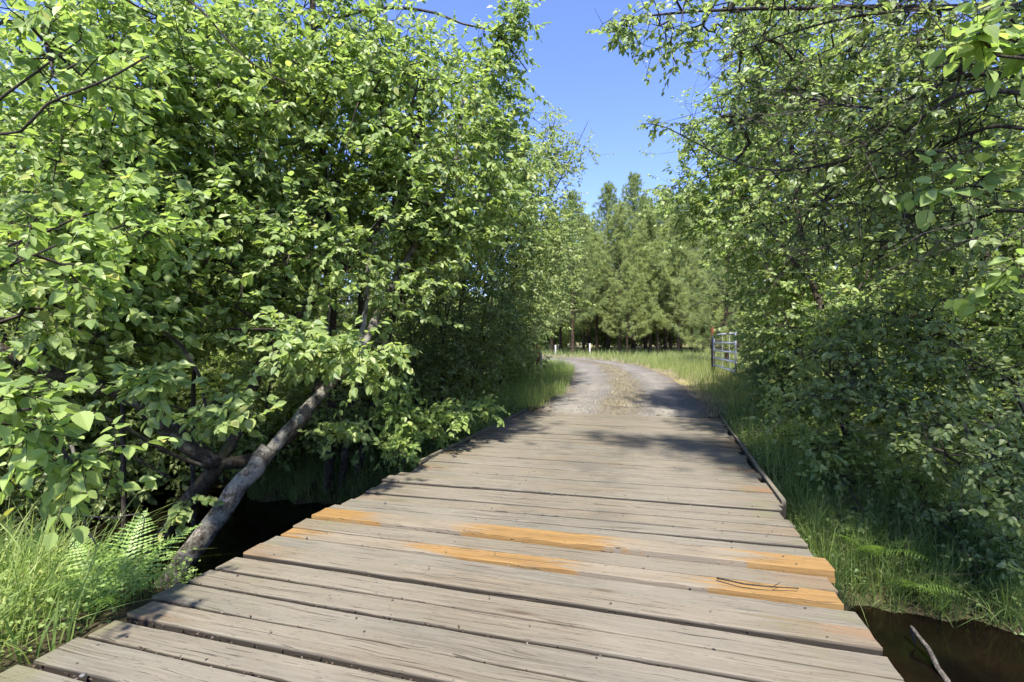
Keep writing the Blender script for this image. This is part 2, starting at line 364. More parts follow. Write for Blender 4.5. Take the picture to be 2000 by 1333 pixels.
# measured gaps: u at the left end, u at the right end
meas = [(1.10, 1.19), (1.295, 1.385), (1.481, 1.575), (1.698, 1.775), (1.869, 1.945), (2.048, 2.115), (2.259, 2.315), (2.442, 2.495), (2.640, 2.690), (2.834, 2.874), (3.001, 3.089),
        (3.160, 3.273), (3.358, 3.470), (3.536, 3.694), (3.72, 3.906), (3.90, 4.096), (4.09, 4.297), (4.28, 4.470), (4.47, 4.655), (4.66, 4.845)]
gaps = [(1.10 - .195 * k, 1.19 - .195 * k) for k in range(11, 0, -1)] + meas
while gaps[-1][0] < 9.72:
    a, b = gaps[-1]; w_ = rng.uniform(.178, .203); gaps.append((a + w_, b + w_ - .0035))
M_nail = Mat('rusty_nail'); M_nail.base((.05, .04, .035), .6); M_nail = M_nail.m
nb = Acc(); tube(nb, [[0, 0, -.01], [0, 0, .0025]], .006, 7, 0, True); nail_me = nb.mesh('nail'); nail_me.materials.append(M_nail)
nails = 0
for k in range(len(gaps) - 1):
    (a0, b0), (a1, b1) = gaps[k], gaps[k + 1]
    Lk = 3.68 + rng.normal(0, .025); w_ = ((a1 - a0) + (b1 - b0)) / 2 - rng.uniform(.022, .040)
    uc = (a0 + a1 + b0 + b1) / 4; ang = math.atan2(((b0 + b1) - (a0 + a1)) / 2, 3.68)
    fresh = abs(a0 - 3.001) < .01 or abs(a0 - 3.358) < .01
    dz = rng.normal(0, .0028)
    if abs(a0 - 3.358) < .01: dz = .030; w_ += .004
    if abs(a0 - 3.001) < .01: dz = .004
    if abs(a0 - 2.640) < .01: dz = .014
    if abs(a0 - 4.47) < .01: dz = .016
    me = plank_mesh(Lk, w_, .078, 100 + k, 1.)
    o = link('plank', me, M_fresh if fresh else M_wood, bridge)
    if fresh: o['label'] = 'fresh orange plank, dusty in the wheel tracks'
    o.location = (VC + rng.normal(0, .022), uc, dz - .012); o.rotation_euler = (rng.normal(0, .004), rng.normal(0, .001), ang)
    for xx in (-1.62, -.55, .55, 1.62):
        for yy in (-.05, .05):
            if rng.random() < (.3 if uc < 6 else .12):
                nn = link('nail', nail_me, None, o); nn.location = (xx + rng.normal(0, .03), yy + rng.normal(0, .012), .0); nails += 1
    if not fresh and uc > 5.0 and False: pass
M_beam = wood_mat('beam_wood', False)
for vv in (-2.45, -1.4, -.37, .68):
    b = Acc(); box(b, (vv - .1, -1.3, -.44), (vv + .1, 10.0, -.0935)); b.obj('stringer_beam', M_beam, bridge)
for vv, u0 in ((-2.755, 5.25), (.985, 4.87)):
    b = Acc(); n = 14; uu = np.linspace(u0, 9.9, n); o_ = rng.normal(0, .004, n)
    V = np.stack([np.column_stack([vv + sx * .017 + o_, uu, np.full(n, z0) + rng.normal(0, .003, n)]) for sx, z0 in ((-1, -.20), (1, -.20), (1, .022), (-1, .022))], 1)
    i = np.arange(n - 1)[:, None] * 4; j = np.arange(4)[None]; jn = (j + 1) % 4
    b.add(V, np.stack([i + j, i + jn, i + 4 + jn, i + 4 + j], -1).reshape(-1, 4), [[3, 2, 1, 0]], [[4 * n - 4, 4 * n - 3, 4 * n - 2, 4 * n - 1]])
    b.obj('kerb_board', M_kerb, bridge)
b = Acc(); box(b, (VC - 1.9, 9.93, -.9), (VC + 1.9, 10.1, -.065)); b.obj('end_sill', M_beam, bridge)

# ------------------------------------------------------------------ leaves, twigs, trees
def leaf_tpl(lod):
    if lod == 0:    # toothed, for leaves that are objects of their own
        ys = [.07, .20, .33, .46, .59, .72, .85]; w = [.20, .33, .385, .37, .31, .225, .125]; sd = []
        for y, a in zip(ys, w): sd += [(a, y), (a * .90, y + .035)]
        P = np.array([(0, 0)] + [(-a, y) for a, y in sd] + [(0, 1)] + [(a, y) for a, y in sd])
        k = len(sd); L = [0] + list(range(1, k + 1)) + [k + 1]; Rr = [0, k + 1] + list(range(2 * k + 1, k + 1, -1))
        return P, [np.array([L[::-1], Rr[::-1]])]
    if lod == 1:
        P = np.array([(0, 0), (-.27, .15), (-.37, .40), (-.22, .74), (0, 1), (.22, .74), (.37, .40), (.27, .15)])
        return P, [np.array([[4, 3, 2, 1, 0], [0, 7, 6, 5, 4]])]
    if lod == 3:
        P = np.array([(0, 0), (-.35, .34), (-.26, .68), (0, 1), (.26, .68), (.35, .34)])
        return P, [np.array([[0, 3, 2, 1], [0, 5, 4, 3]])]
    if lod == 2:
        P = np.array([(0, 0), (-.38, .45), (0, 1), (.38, .45)])
        return P, [np.array([[0, 2, 1], [0, 3, 2]])]
def leaves_geo(pos, axis, nor, length, wid, lod, fold=.30, droop=.22):
    P, fs = leaf_tpl(lod); axis = nrm(axis); nor = nrm(nor - axis * np.sum(nor * axis, 1, keepdims=True)); side = np.cross(axis, nor)
    x = P[:, 0][None] * wid[:, None]; y = P[:, 1][None]
    z = fold * np.abs(P[:, 0])[None] - droop * y ** 2
    V = pos[:, None] + length[:, None, None] * (x[..., None] * side[:, None] + y[..., None] * axis[:, None] + z[..., None] * nor[:, None])
    off = (np.arange(len(pos)) * len(P))[:, None, None]
    return V.reshape(-1, 3), [(f[None] + off).reshape(-1, f.shape[1]) for f in fs]
P0, F0 = leaf_tpl(0)
def leaf_object_mesh(name, wid, fold, droop, mat):
    V = np.column_stack([P0[:, 0] * wid, P0[:, 1], fold * np.abs(P0[:, 0]) - droop * P0[:, 1] ** 2])
    me = mesh_np(name, V, F0, False); me.materials.append(mat); return me

DENS, LEAFS = 1.4, 1.10
class Skeleton:
    def __init__(s):
        s.P = np.zeros((120000, 3)); s.par = np.full(120000, -1, dtype=np.int64); s.n = 0; s.fix = np.zeros(120000)
    def add(s, p, par, fix=0.):
        s.P[s.n] = p; s.par[s.n] = par; s.fix[s.n] = fix; s.n += 1; return s.n - 1
    def chain(s, Q, rad, start=-1):
        k = start
        for q, r in zip(Q, rad): k = s.add(q, k, r)
    def nearest(s, p, m=None):
        d = np.sum((s.P[:s.n] - p) ** 2, 1); return int(np.argmin(d))
VIS = lambda P: (P[:, 1] > .3) & (np.abs(P[:, 0] / np.maximum(P[:, 1], .1) * F) < 1040) & (np.abs((P[:, 2] - CAMZ) / np.maximum(P[:, 1], .1) * F) < 690)
SUNV = np.array(sun_dir)
def make_tree(name, label, cat, limbs, lumps, n, leaf_len, lod, mat, bark, twig_mat=None, per=9, clump=.26, wid=1., group=None, sprig=.2,
              n_parts=0, step=.22, droop_twig=.12, tip=.0022, bare=0., nor_up=.65, base=None, sides=9, leaf_droop=.35, long_twigs=0, twig_bias=None, shell=.55, rough=.04):
    """limbs: [(points, r0, r1[, capped])]; lumps: [(centre, (rx,ry,rz), weight)]"""
    n = int(n * DENS); leaf_len = leaf_len * LEAFS
    if base is None: base = limbs[0][0][0]
    base = np.array(base, float)
    T = thing(name, base, label, cat, group)
    sk = Skeleton(); tr = Acc()
    for li in limbs:
        pts, r0, r1 = li[:3]; Q = spline(np.array(pts, float), step * .6); t = np.linspace(0, 1, len(Q))
        rad = r0 + (r1 - r0) * t ** .85
        Q[1:-1] += rng.normal(0, 1, (len(Q) - 2, 3)) * (rad[1:-1, None] * .10)
        tube(tr, Q - base, rad, sides if r0 > .03 else 6, rough, True)
        if not (len(li) > 3 and li[3]): sk.chain(Q, rad, -1 if sk.n == 0 else sk.nearest(Q[0]))
    tr.obj('trunk', bark, T, True)
    # cluster points: clumped inside the lumps
    wts = np.array([l[2] for l in lumps], float); wts /= wts.sum(); C = []
    for (c, rd, _), w_ in zip(lumps, wts):
        k = max(2, int(round(n * w_))); nc = max(2, k // 7)
        d = nrm(rng.normal(size=(nc, 3))) * (rng.random((nc, 1)) ** (1 / 3) * (1 - shell) + shell)
        cc = np.array(c) + d * np.array(rd)
        pick = rng.integers(0, nc, k); sg_ = clump * min(1., float(np.mean(rd)) / .6)
        C.append(cc[pick] + rng.normal(0, sg_, (k, 3)) * np.array([1, 1, .65]))
    C = np.vstack(C)
    keep = C[:, 2] > ground_z(C[:, 0], C[:, 1]) + .08
    u = C[:, 0] * ST + C[:, 1] * CT; v = C[:, 0] * CT - C[:, 1] * ST
    keep &= ~((v > -2.75) & (v < 1.05) & (u < 10) & (C[:, 2] < .35))
    C = C[keep]
    d0 = np.array([np.min(np.sum((sk.P[:sk.n:2] - c) ** 2, 1)) for c in C])
    C = C[np.argsort(d0)]
    E0 = sk.n; ends = []
    for c in C:
        j = sk.nearest(c); p = sk.P[j]; dv = c - p; L = np.linalg.norm(dv); m_ = max(1, int(L / step)); k = j
        sag = rng.normal(0, .06 * L, 3) + np.array([0, 0, .10 * L])
        for q in range(1, m_ + 1):
            t = q / m_; k = sk.add(p + dv * t + sag * (4 * t * (1 - t)) * .8 + (rng.normal(0, .012, 3) if q < m_ else 0), k)
        ends.append(k)
        if sk.n > 119000: break
    ends = np.array(ends)
    # radii by the pipe model
    a = np.zeros(sk.n); a[ends] += tip ** 2.4
    for k in range(sk.n - 1, E0 - 1, -1):
        if a[k] == 0: a[k] = tip ** 2.4
        if sk.par[k] >= E0: a[sk.par[k]] += a[k]
    rad = a ** (1 / 2.4); rad = np.minimum(rad, .04)
    kk = np.arange(E0, sk.n); tw = Acc()
    pr = sk.par[kk]; rp = np.where(pr >= E0, rad[pr], np.minimum(rad[kk] * 1.3, .05))
    if len(kk): frusta(tw, sk.P[pr] - base, sk.P[kk] - base, np.minimum(rp, rad[kk] * 1.6), rad[kk], 4 if lod == 1 else 3)
    # sprigs
    pd = sk.P[ends] - sk.P[sk.par[ends]]; out = nrm(pd * np.array([1, 1, .5]) + rng.normal(0, .12, pd.shape))
    if bare: 
        has = rng.random(len(ends)) > bare
    else: has = np.ones(len(ends), bool)
    S = sk.P[ends]; Ls = sprig * rng.uniform(.7, 1.4, len(ends)); tipP = S + out * Ls[:, None] - np.array([0, 0, 1]) * (Ls * droop_twig)[:, None]
    frusta(tw, S - base, tipP - base, np.full(len(S), tip), np.full(len(S), tip * .6), 3)
    if long_twigs:                  # bare whips
        ii = rng.integers(0, sk.n, long_twigs * 2); qq = sk.P[ii]; ii = ii[(qq[:, 0] / np.maximum(qq[:, 1], .3) * F > 470)][:long_twigs]; A = sk.P[ii]
        dd = nrm(rng.normal(0, .45, A.shape) + (np.array(twig_bias) if twig_bias is not None else 0)); ln = rng.uniform(.25, .95, len(ii))
        B = A + dd * (ln * .5)[:, None] + rng.normal(0, .02, A.shape); Cc = B + nrm(dd + rng.normal(0, .22, dd.shape) - [0, 0, .12]) * (ln * .5)[:, None]
        r_ = rng.uniform(.0018, .0042, len(ii))
        frusta(tw, A - base, B - base, r_ * 1.25, r_, 3); frusta(tw, B - base, Cc - base, r_, r_ * .6, 3)
    tw.obj('branches', twig_mat or M_twig, T, False)['kind'] = 'stuff'
    S, tipP, out = S[has], tipP[has], out[has]; Lp = np.linalg.norm(tipP - S, axis=1)
    t = np.linspace(.0, 1, per)[None] + rng.normal(0, .06, (len(S), per))
    pos = (S[:, None] + (tipP - S)[:, None] * t[..., None]).reshape(-1, 3)
    N_ = len(pos); od = np.repeat(out, per, 0)
    sidev = nrm(np.cross(od, [0, 0, 1.])); sg = np.where(np.arange(N_) % 2 == 0, 1., -1.)[:, None]
    ax_ = od * rng.uniform(.3, .9, (N_, 1)) + sidev * sg * rng.uniform(.4, 1.0, (N_, 1)) + rng.normal(0, .25, (N_, 3)) - np.array([0, 0, 1]) * leaf_droop * rng.uniform(.2, 1.8, (N_, 1))
    last = (np.arange(N_) % per) == per - 1; ax_[last] = od[last] + rng.normal(0, .2, (last.sum(), 3)) - [0, 0, leaf_droop]
    no = np.array([0, -.12, nor_up * .6]) + SUNV * .8 + rng.normal(0, .48, (N_, 3))
    ln = leaf_len * rng.choice([.5, .75, .95, 1.1, 1.25], N_, p=[.12, .24, .3, .24, .1]) * rng.uniform(.88, 1.12, N_) * (1 - .15 * last); wd = wid * rng.uniform(.85, 1.15, N_)
    ax_ = nrm(ax_); pos = pos + ax_ * (ln * .12)[:, None]
    parts = np.zeros(N_, bool)
    crown_loc = base
    if n_parts:
        size = np.where(VIS(pos), ln / np.maximum(pos[:, 1], .5), 0)
        # prefer leaves with a free line of sight: the nearest ones of each direction
        px = np.floor(pos[:, 0] / np.maximum(pos[:, 1], .1) * F / 14).astype(int); pz = np.floor((pos[:, 2] - CAMZ) / np.maximum(pos[:, 1], .1) * F / 14).astype(int)
        key = px * 5000 + pz; order = np.lexsort((pos[:, 1], key)); first = np.ones(N_, bool); ko = key[order]; first[1:] = ko[1:] != ko[:-1]
        front = np.zeros(N_, bool); front[order[first]] = True
        sel = np.argsort(-(size * front))[:n_parts]; sel = sel[size[sel] > 0]; parts[sel] = True
    V, fs = leaves_geo(pos[~parts], ax_[~parts], no[~parts], ln[~parts], wd[~parts], lod)
    me = mesh_np('crown', V - base, fs, False)
    cr = link('crown', me, mat, T); cr['kind'] = 'stuff'
    if parts.any():
        variants = [leaf_object_mesh('leaf', wid * 1.0, f_, d_, mat) for f_, d_ in ((.30, .22), (.22, .30), (.42, .12))]
        for i in np.nonzero(parts)[0]:
            y = ax_[i]; z = no[i] - y * np.dot(no[i], y); z /= np.linalg.norm(z); x = np.cross(y, z)
            o = bpy.data.objects.new('leaf', variants[i % 3]); COL.objects.link(o); o.parent = cr
            s = ln[i]; o.matrix_local = Matrix([[x[0] * s, y[0] * s, z[0] * s, pos[i, 0] - base[0]], [x[1] * s, y[1] * s, z[1] * s, pos[i, 1] - base[1]], [x[2] * s, y[2] * s, z[2] * s, pos[i, 2] - base[2]], [0, 0, 0, 1]])
    return T
def gp(px, Y, dz=-.08):             # a root point on the ground
    x = (px - 1000) / F * Y; return np.array([x, Y, float(ground_z(x, Y)) + dz])
def rg(px, py):                     # where the sight line of a pixel meets the ground
    Y = np.linspace(1.5, 40, 6000); p = np.stack([(px - 1000) / F * Y, Y, CAMZ - (py - 667) / F * Y], -1)
    k = int(np.argmax(p[:, 2] < ground_z(p[:, 0], p[:, 1]))); return np.array([p[k, 0], p[k, 1], float(ground_z(p[k, 0], p[k, 1]))])
def xyg(x, y, dz=-.08): return np.array([x, y, float(ground_z(x, y)) + dz])

# --- left bank
make_tree('alder_tree', 'leaning alder with lichen-crusted trunk and a broken stub over the creek', 'tree',
    [([W(285, 1195, 4.0), W(365, 1090, 4.2), W(445, 982, 4.4), W(525, 876, 4.6)], .095, .076, True),
     ([W(445, 978, 4.45), W(525, 886, 4.72), W(612, 785, 5.05), W(700, 688, 5.4), W(765, 560, 5.8), W(850, 410, 6.3), W(890, 310, 6.6), W(905, 180, 6.8)], .064, .018),
     ([W(700, 690, 5.4), W(715, 600, 5.6), W(725, 500, 5.7), W(790, 360, 5.9), W(820, 250, 6.0)], .034, .010),
     ([W(640, 750, 5.15), W(640, 640, 5.3), W(650, 500, 5.5), W(640, 330, 5.6)], .022, .009)],
    [(W(850, 300, 6.3), (.9, .9, 1.0), 5), (W(760, 420, 6.0), (.8, .7, .7), 3), (W(700, 230, 5.9), (.9, .8, .9), 4), (W(920, 420, 6.9), (.6, .7, .7), 2),
     (W(640, 700, 4.9), (.7, .25, .12), .8), (W(860, 470, 6.2), (.5, .3, .25), 1), (W(720, 830, 5.1), (.3, .2, .08), .15), (W(700, 560, 5.6), (.7, .4, .5), .9)],
    1250, .068, 1, M_alder, M_bark_lichen, per=11, n_parts=220, sides=16, rough=.06, base=W(285, 1195, 4.0))
make_tree('alder_tree', 'forked alder with thick mossy limbs crossing low over the creek at left', 'tree',
    [([W(270, 1150, 5.0), W(330, 1035, 4.85), W(425, 908, 4.7)], .095, .08),
     ([W(425, 908, 4.7), W(470, 830, 4.9), W(515, 700, 5.1), W(570, 630, 5.3), W(690, 510, 5.6), W(745, 430, 5.8), W(800, 340, 6)], .06, .018),
     ([W(425, 908, 4.7), W(340, 855, 4.5), W(250, 775, 4.2), W(120, 735, 3.95), W(-80, 640, 3.6)], .075, .04),
     ([W(425, 905, 4.72), W(300, 800, 4.9), W(200, 690, 5.1), W(150, 480, 5.2), W(120, 250, 5.3)], .055, .016),
     ([W(425, 908, 4.7), W(520, 885, 5.0), W(610, 790, 5.5), W(650, 600, 6.0), W(630, 300, 6.2), W(615, 100, 6.3), W(605, -120, 6.4)], .065, .03),
     ([W(410, 915, 4.62), W(330, 885, 4.4), W(225, 825, 4.15), W(90, 770, 3.9)], .022, .012, True),
     ([W(250, -60, 4.3), W(380, 10, 4.3), W(440, 75, 4.3), W(500, 130, 4.35), W(570, 168, 4.4)], .014, .005, True),
     ([W(700, 200, 4.6), W(690, 230, 4.6), W(680, 270, 4.6), W(675, 305, 4.6)], .006, .004, True), ([W(890, 260, 5.6), W(895, 330, 5.6), W(884, 400, 5.6), W(880, 460, 5.6)], .007, .004, True),
     ([W(335, 935, 4.5), W(280, 905, 4.3), W(200, 850, 4.1)], .014, .006, True)],
    [(W(250, 280, 4.9), (1.2, .9, 1.0), 7), (W(480, 230, 5.4), (1.1, .9, 1.1), 6), (W(440, 500, 5.1), (1.0, .8, .7), 5), (W(620, 60, 6.2), (1.0, .9, .8), 4),
     (W(470, 800, 3.9), (.30, .15, .05), .35), (W(560, 670, 4.2), (.5, .2, .10), .6), (W(280, 745, 3.3), (.12, .1, .08), .25), (W(140, 560, 4.2), (.8, .6, .6), 3), (W(330, 610, 4.5), (.7, .5, .25), 1.1), (W(390, 990, 4.4), (.15, .15, .1), .08)],
    1900, .07, 1, M_alder, M_bark, per=11, n_parts=280, base=W(270, 1150, 5.0))
make_tree('dogwood_shrub', 'bright big-leaved dogwood pushing in at the left edge above the grass', 'shrub',
    [([xyg(-3.0, 1.5), W(-300, 900, 2.0), W(-80, 820, 2.0), W(60, 800, 2.0)], .022, .006), ([xyg(-3.5, 2.3), W(-280, 700, 2.6), W(-60, 560, 2.6), W(110, 480, 2.6)], .024, .006),
     ([xyg(-3.6, 2.6), W(-250, 500, 2.9), W(-60, 250, 3.0), W(100, 120, 3.1)], .026, .006), ([xyg(-3.3, 2.7), W(-100, 600, 3.0), W(120, 440, 3.1), W(260, 400, 3.2)], .02, .005), ([xyg(-3.6, 2.4), W(-250, 420, 2.7), W(-60, 275, 2.7), W(40, 258, 2.7), W(92, 205, 2.7), W(200, 160, 2.75), W(290, 110, 2.8)], .016, .005)],
    [(W(70, 880, 2.3), (.24, .12, .12), 1.1), (W(20, 740, 2.1), (.16, .12, .1), .5), (W(60, 520, 2.6), (.36, .25, .26), 1.6), (W(240, 420, 3.1), (.35, .25, .22), 2), (W(90, 180, 3.2), (.6, .35, .5), 4), (W(235, 885, 2.55), (.08, .06, .03), .16), (W(205, 960, 2.55), (.03, .03, .02), .06)],
    210, .066, 1, M_dog, M_twig, per=8, n_parts=300, sprig=.2, clump=.12, wid=.98, base=xyg(-3.4, 2.2))
make_tree('alder_sapling', 'slender straight sapling rising left of the forked alder', 'tree',
    [([gp(245, 4.9), W(240, 800, 4.8), W(238, 600, 4.8), W(245, 430, 4.8), W(275, 250, 4.9), W(290, 60, 5)], .028, .008)],
    [(W(250, 480, 4.8), (.7, .5, .6), 3), (W(290, 140, 4.9), (.8, .6, .7), 4), (W(160, 330, 4.7), (.5, .4, .5), 2), (W(200, 650, 4.6), (.5, .4, .3), 1.2)], 480, .068, 1, M_alder, M_twig, per=10)
make_tree('alder_sapling', 'thin dark-stemmed sapling rising between the two leaning alders', 'tree',
    [([gp(380, 5.6), W(378, 760, 5.5), W(392, 560, 5.5), W(398, 430, 5.5), W(380, 200, 5.6), W(370, 20, 5.7)], .03, .01)],
    [(W(400, 420, 5.4), (.8, .6, .7), 3), (W(380, 120, 5.6), (.9, .7, .8), 4), (W(480, 600, 5.3), (.6, .4, .4), 1.5)], 480, .068, 1, M_alder, M_twig, per=10)
make_tree('alder_tree', 'tall many-stemmed alder with a bare arching top branch against the sky', 'tree',
    [([gp(640, 7.4), W(650, 640, 7.3), W(628, 450, 7.2), W(625, 250, 7.2), W(612, 60, 7.3), W(600, -150, 7.4)], .075, .03),
     ([gp(665, 7.5), W(700, 650, 7.4), W(712, 480, 7.4), W(745, 300, 7.5), W(770, 100, 7.6)], .06, .02),
     ([gp(690, 7.6), W(770, 620, 7.6), W(840, 450, 7.6), W(890, 300, 7.7), W(930, 160, 7.8)], .055, .015),
     ([W(600, 60, 7.2), W(640, 45, 7.0), W(690, 27, 6.8), W(760, 16, 6.7), W(840, 24, 6.7), W(905, 48, 6.7), W(960, 62, 6.7), W(1000, 100, 6.7), W(1030, 140, 6.7)], .032, .007)],
    [(W(700, 280, 7.4), (1.3, 1.0, 1.4), 6), (W(880, 210, 7.7), (.75, .8, .9), 4), (W(600, 120, 7.2), (1.1, .9, 1.2), 4), (W(1000, 45, 6.7), (.22, .2, .28), .8), (W(965, 110, 6.9), (.25, .3, .25), .6), (W(950, 200, 7.6), (.45, .5, .4), 1.3),
     (W(780, 450, 7.4), (1.0, .8, .8), 3), (W(975, 300, 7.8), (.35, .5, .5), 1.4)],
    1300, .066, 3, M_alder, M_bark, per=10, base=gp(660, 7.5))
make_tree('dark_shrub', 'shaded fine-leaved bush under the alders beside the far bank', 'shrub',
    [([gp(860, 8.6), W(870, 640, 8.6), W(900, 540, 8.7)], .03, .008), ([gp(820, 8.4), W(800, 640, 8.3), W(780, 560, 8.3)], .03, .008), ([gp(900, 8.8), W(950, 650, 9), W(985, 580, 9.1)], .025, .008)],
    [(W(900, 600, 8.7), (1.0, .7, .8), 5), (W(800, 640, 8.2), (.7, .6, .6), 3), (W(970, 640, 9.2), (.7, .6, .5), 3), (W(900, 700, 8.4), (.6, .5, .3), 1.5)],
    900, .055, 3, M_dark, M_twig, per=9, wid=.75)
make_tree('alder_tree', 'bushy alder in the middle of the left thicket halfway to the road bend', 'tree',
    [([gp(890, 10.2), W(900, 600, 10.2), W(930, 420, 10.2), W(950, 260, 10.2)], .07, .02), ([gp(900, 10.2), W(960, 560, 10.1), W(1010, 420, 10.1)], .04, .012), ([gp(885, 10.3), W(850, 560, 10), W(830, 420, 10)], .04, .012)],
    [(W(960, 370, 10.1), (.95, .9, 1.3), 6), (W(880, 480, 9.8), (1.0, .9, 1.1), 4), (W(1010, 480, 10), (.7, .8, .9), 3), (W(1000, 600, 10.2), (.6, .7, .5), 1.5)],
    1300, .066, 2, M_alder_far, M_bark, per=11)
make_tree('alder_tree', 'slim alder with wispy upright tips against the sky, last in the left thicket', 'tree',
    [([gp(975, 13), W(1000, 560, 13), W(1050, 380, 13), W(1085, 230, 13)], .07, .012), ([W(1000, 560, 13), W(1050, 440, 13), W(1110, 320, 13), W(1150, 235, 13)], .035, .006), ([gp(970, 13), W(960, 520, 13), W(980, 360, 13)], .05, .012)],
    [(W(1050, 400, 12.9), (1.0, .9, 1.3), 6), (W(1110, 300, 13), (.5, .5, .55), 1.6), (W(1080, 250, 13), (.25, .3, .5), .5), (W(1060, 540, 12.6), (.85, .8, .9), 4), (W(980, 420, 13), (.8, .8, 1.1), 3), (W(1020, 620, 12.4), (.6, .6, .4), 2)],
    1400, .064, 2, M_alder_far, M_bark, per=10)
make_tree('willow_shrub', 'greyish small-leaved bush at the left roadside in front of the pines', 'shrub',
    [([gp(1040, 17), W(1045, 600, 17), W(1060, 500, 17)], .05, .012), ([gp(1035, 17), W(1000, 560, 17), W(1000, 480, 17)], .04, .01)],
    [(W(1050, 560, 17), (1.0, .9, 1.2), 5), (W(1070, 470, 17.5), (.8, .8, .9), 3), (W(1010, 620, 16.5), (1, .8, .7), 3)],
    900, .065, 2, M_haw, M_twig, per=9, clump=.2)
make_tree('snowberry_shrub', 'sunlit pale-green shrub leaning over the left edge of the deck', 'shrub',
    [([gp(770, 6.4), W(780, 830, 6.3), W(775, 770, 6.2)], .012, .004), ([gp(800, 6.6), W(850, 840, 6.5), W(870, 790, 6.5)], .012, .004), ([gp(830, 7.0), W(900, 820, 7.0), W(945, 800, 7.1)], .012, .004), ([gp(780, 6.2), W(790, 880, 5.9), W(770, 890, 5.7)], .01, .004)],
    [(W(775, 800, 6.2), (.18, .2, .34), 2), (W(860, 820, 6.5), (.34, .3, .2), 3), (W(800, 885, 5.9), (.28, .2, .1), 1.5), (W(930, 805, 7.1), (.3, .3, .14), 1.5)],
    240, .062, 1, M_dog, M_twig, per=9, n_parts=160, sprig=.17, clump=.09, wid=.9)
# --- right bank
make_tree('hawthorn_tree', 'twiggy hawthorn reaching in from the right with dark leaves overhanging the sky', 'tree',
    [([xyg(5.0, 2.0), (4.9, 2.1, 1.4), (4.6, 2.5, 2.7), (4.0, 3.0, 3.4), (3.0, 3.7, 3.9), (1.9, 4.4, 4.35), (1.1, 4.9, 4.6)], .06, .008),
     ([(4.6, 2.5, 2.7), W(2010, 150, 3.2), W(1880, 150, 3.4), W(1720, 210, 3.7), W(1560, 190, 4.1)], .03, .008),
     ([(4.75, 2.3, 2.2), W(2050, 190, 3.1), W(1860, 192, 3.3), W(1700, 300, 3.8), W(1480, 330, 4.6), W(1300, 250, 5.2), W(1252, 243, 5.4)], .022, .004),
     ([(4.85, 2.2, 1.9), W(2060, 260, 3.3), W(1900, 260, 3.6), W(1760, 330, 4.2), W(1600, 400, 4.9)], .024, .007),
     ([(4.9, 2.2, 1.5), W(2050, 420, 3.5), W(1900, 430, 3.9), W(1720, 480, 4.6)], .026, .008),
     ([(4.0, 3.0, 3.4), W(1780, 20, 3.6), W(1560, 60, 4.0), W(1400, 120, 4.5)], .02, .005)],
    [(W(1400, 45, 4.6), (.75, .5, .22), 3), (W(1230, 50, 4.9), (.2, .2, .16), .6), (W(1600, 90, 4.2), (.7, .6, .3), 3), (W(1780, 180, 3.8), (.8, .6, .5), 4), (W(1600, 230, 4.6), (.7, .5, .4), 2), (W(1850, 380, 4.0), (.8, .6, .5), 4),
     (W(1700, 420, 4.6), (.8, .6, .4), 3), (W(1420, 240, 5.1), (.4, .3, .1), .6), (W(1900, 60, 3.4), (.6, .5, .3), 2), (W(1270, 245, 5.3), (.12, .1, .03), .15), ((3.9, 2.3, 4.3), (1.2, .9, .5), 6)],  # last lump: unseen extra crown, added to shade the right bank
    1500, .046, 1, M_haw, M_twig_grey, twig_mat=M_twig_grey, per=9, bare=.1, n_parts=200, sprig=.16, clump=.2, wid=1.05, tip=.0026, long_twigs=700, twig_bias=(-.75, .25, -.05), base=xyg(5.0, 2.0))
make_tree('serviceberry_tree', 'leaning tree with one crooked bare trunk on the right bank above the ferns', 'tree',
    [([gp(1745, 6.1), W(1690, 955, 6.0), W(1655, 850, 6.0), W(1640, 760, 6.0), W(1618, 650, 6.1), W(1590, 560, 6.3), W(1560, 430, 6.6), W(1545, 250, 7.0), W(1550, 80, 7.4)], .06, .02),
     ([W(1640, 760, 6.0), W(1580, 690, 6.2), W(1530, 620, 6.5)], .02, .006), ([W(1590, 560, 6.3), W(1500, 450, 6.6), W(1430, 380, 6.9)], .025, .007), ([W(1618, 650, 6.1), W(1680, 560, 6.1), W(1720, 480, 6.2)], .025, .008)],
    [(W(1530, 430, 6.8), (.7, .6, .7), 4), (W(1590, 280, 7.1), (.85, .7, .8), 4), (W(1550, 610, 6.7), (.4, .4, .6), 2.5), (W(1570, 120, 7.4), (.9, .7, .7), 3), (W(1640, 640, 6.0), (.6, .4, .4), 2), (W(1470, 310, 7.2), (.45, .5, .35), 1.5), (W(1590, 780, 5.9), (.4, .3, .25), 1.2), (W(1640, 870, 5.3), (.45, .25, .08), .8)],
    1150, .060, 1, M_alder, M_bark, per=9, n_parts=160, long_twigs=160, twig_bias=(-.3, -.2, 0))
make_tree('alder_tree', 'tall sunlit alder behind the crooked trunk at the right edge of the sky', 'tree',
    [([gp(1570, 8.92), W(1550, 600, 8.92), W(1500, 400, 8.92), W(1480, 200, 9.01), W(1500, 0, 9.09)], .09, .025), ([W(1535, 540, 8.92), W(1450, 420, 8.76), W(1370, 320, 8.67), W(1330, 250, 8.67)], .04, .008), ([gp(1530, 8.92), W(1560, 450, 9.01), W(1600, 250, 9.18)], .06, .015)],
    [(W(1400, 330, 8.76), (.8, .8, 1.0), 4), (W(1370, 400, 8.67), (.55, .6, .7), 2), (W(1520, 500, 8.50), (.7, .7, .9), 3.5), (W(1480, 220, 9.01), (.8, .8, 1.1), 4), (W(1600, 200, 9.18), (1.2, .9, 1.4), 5), (W(1560, 640, 8.33), (.6, .6, .6), 1.5), (W(1580, 30, 9.18), (1.2, .9, .8), 3)],
    1700, .066, 2, M_alder, M_bark, per=11)
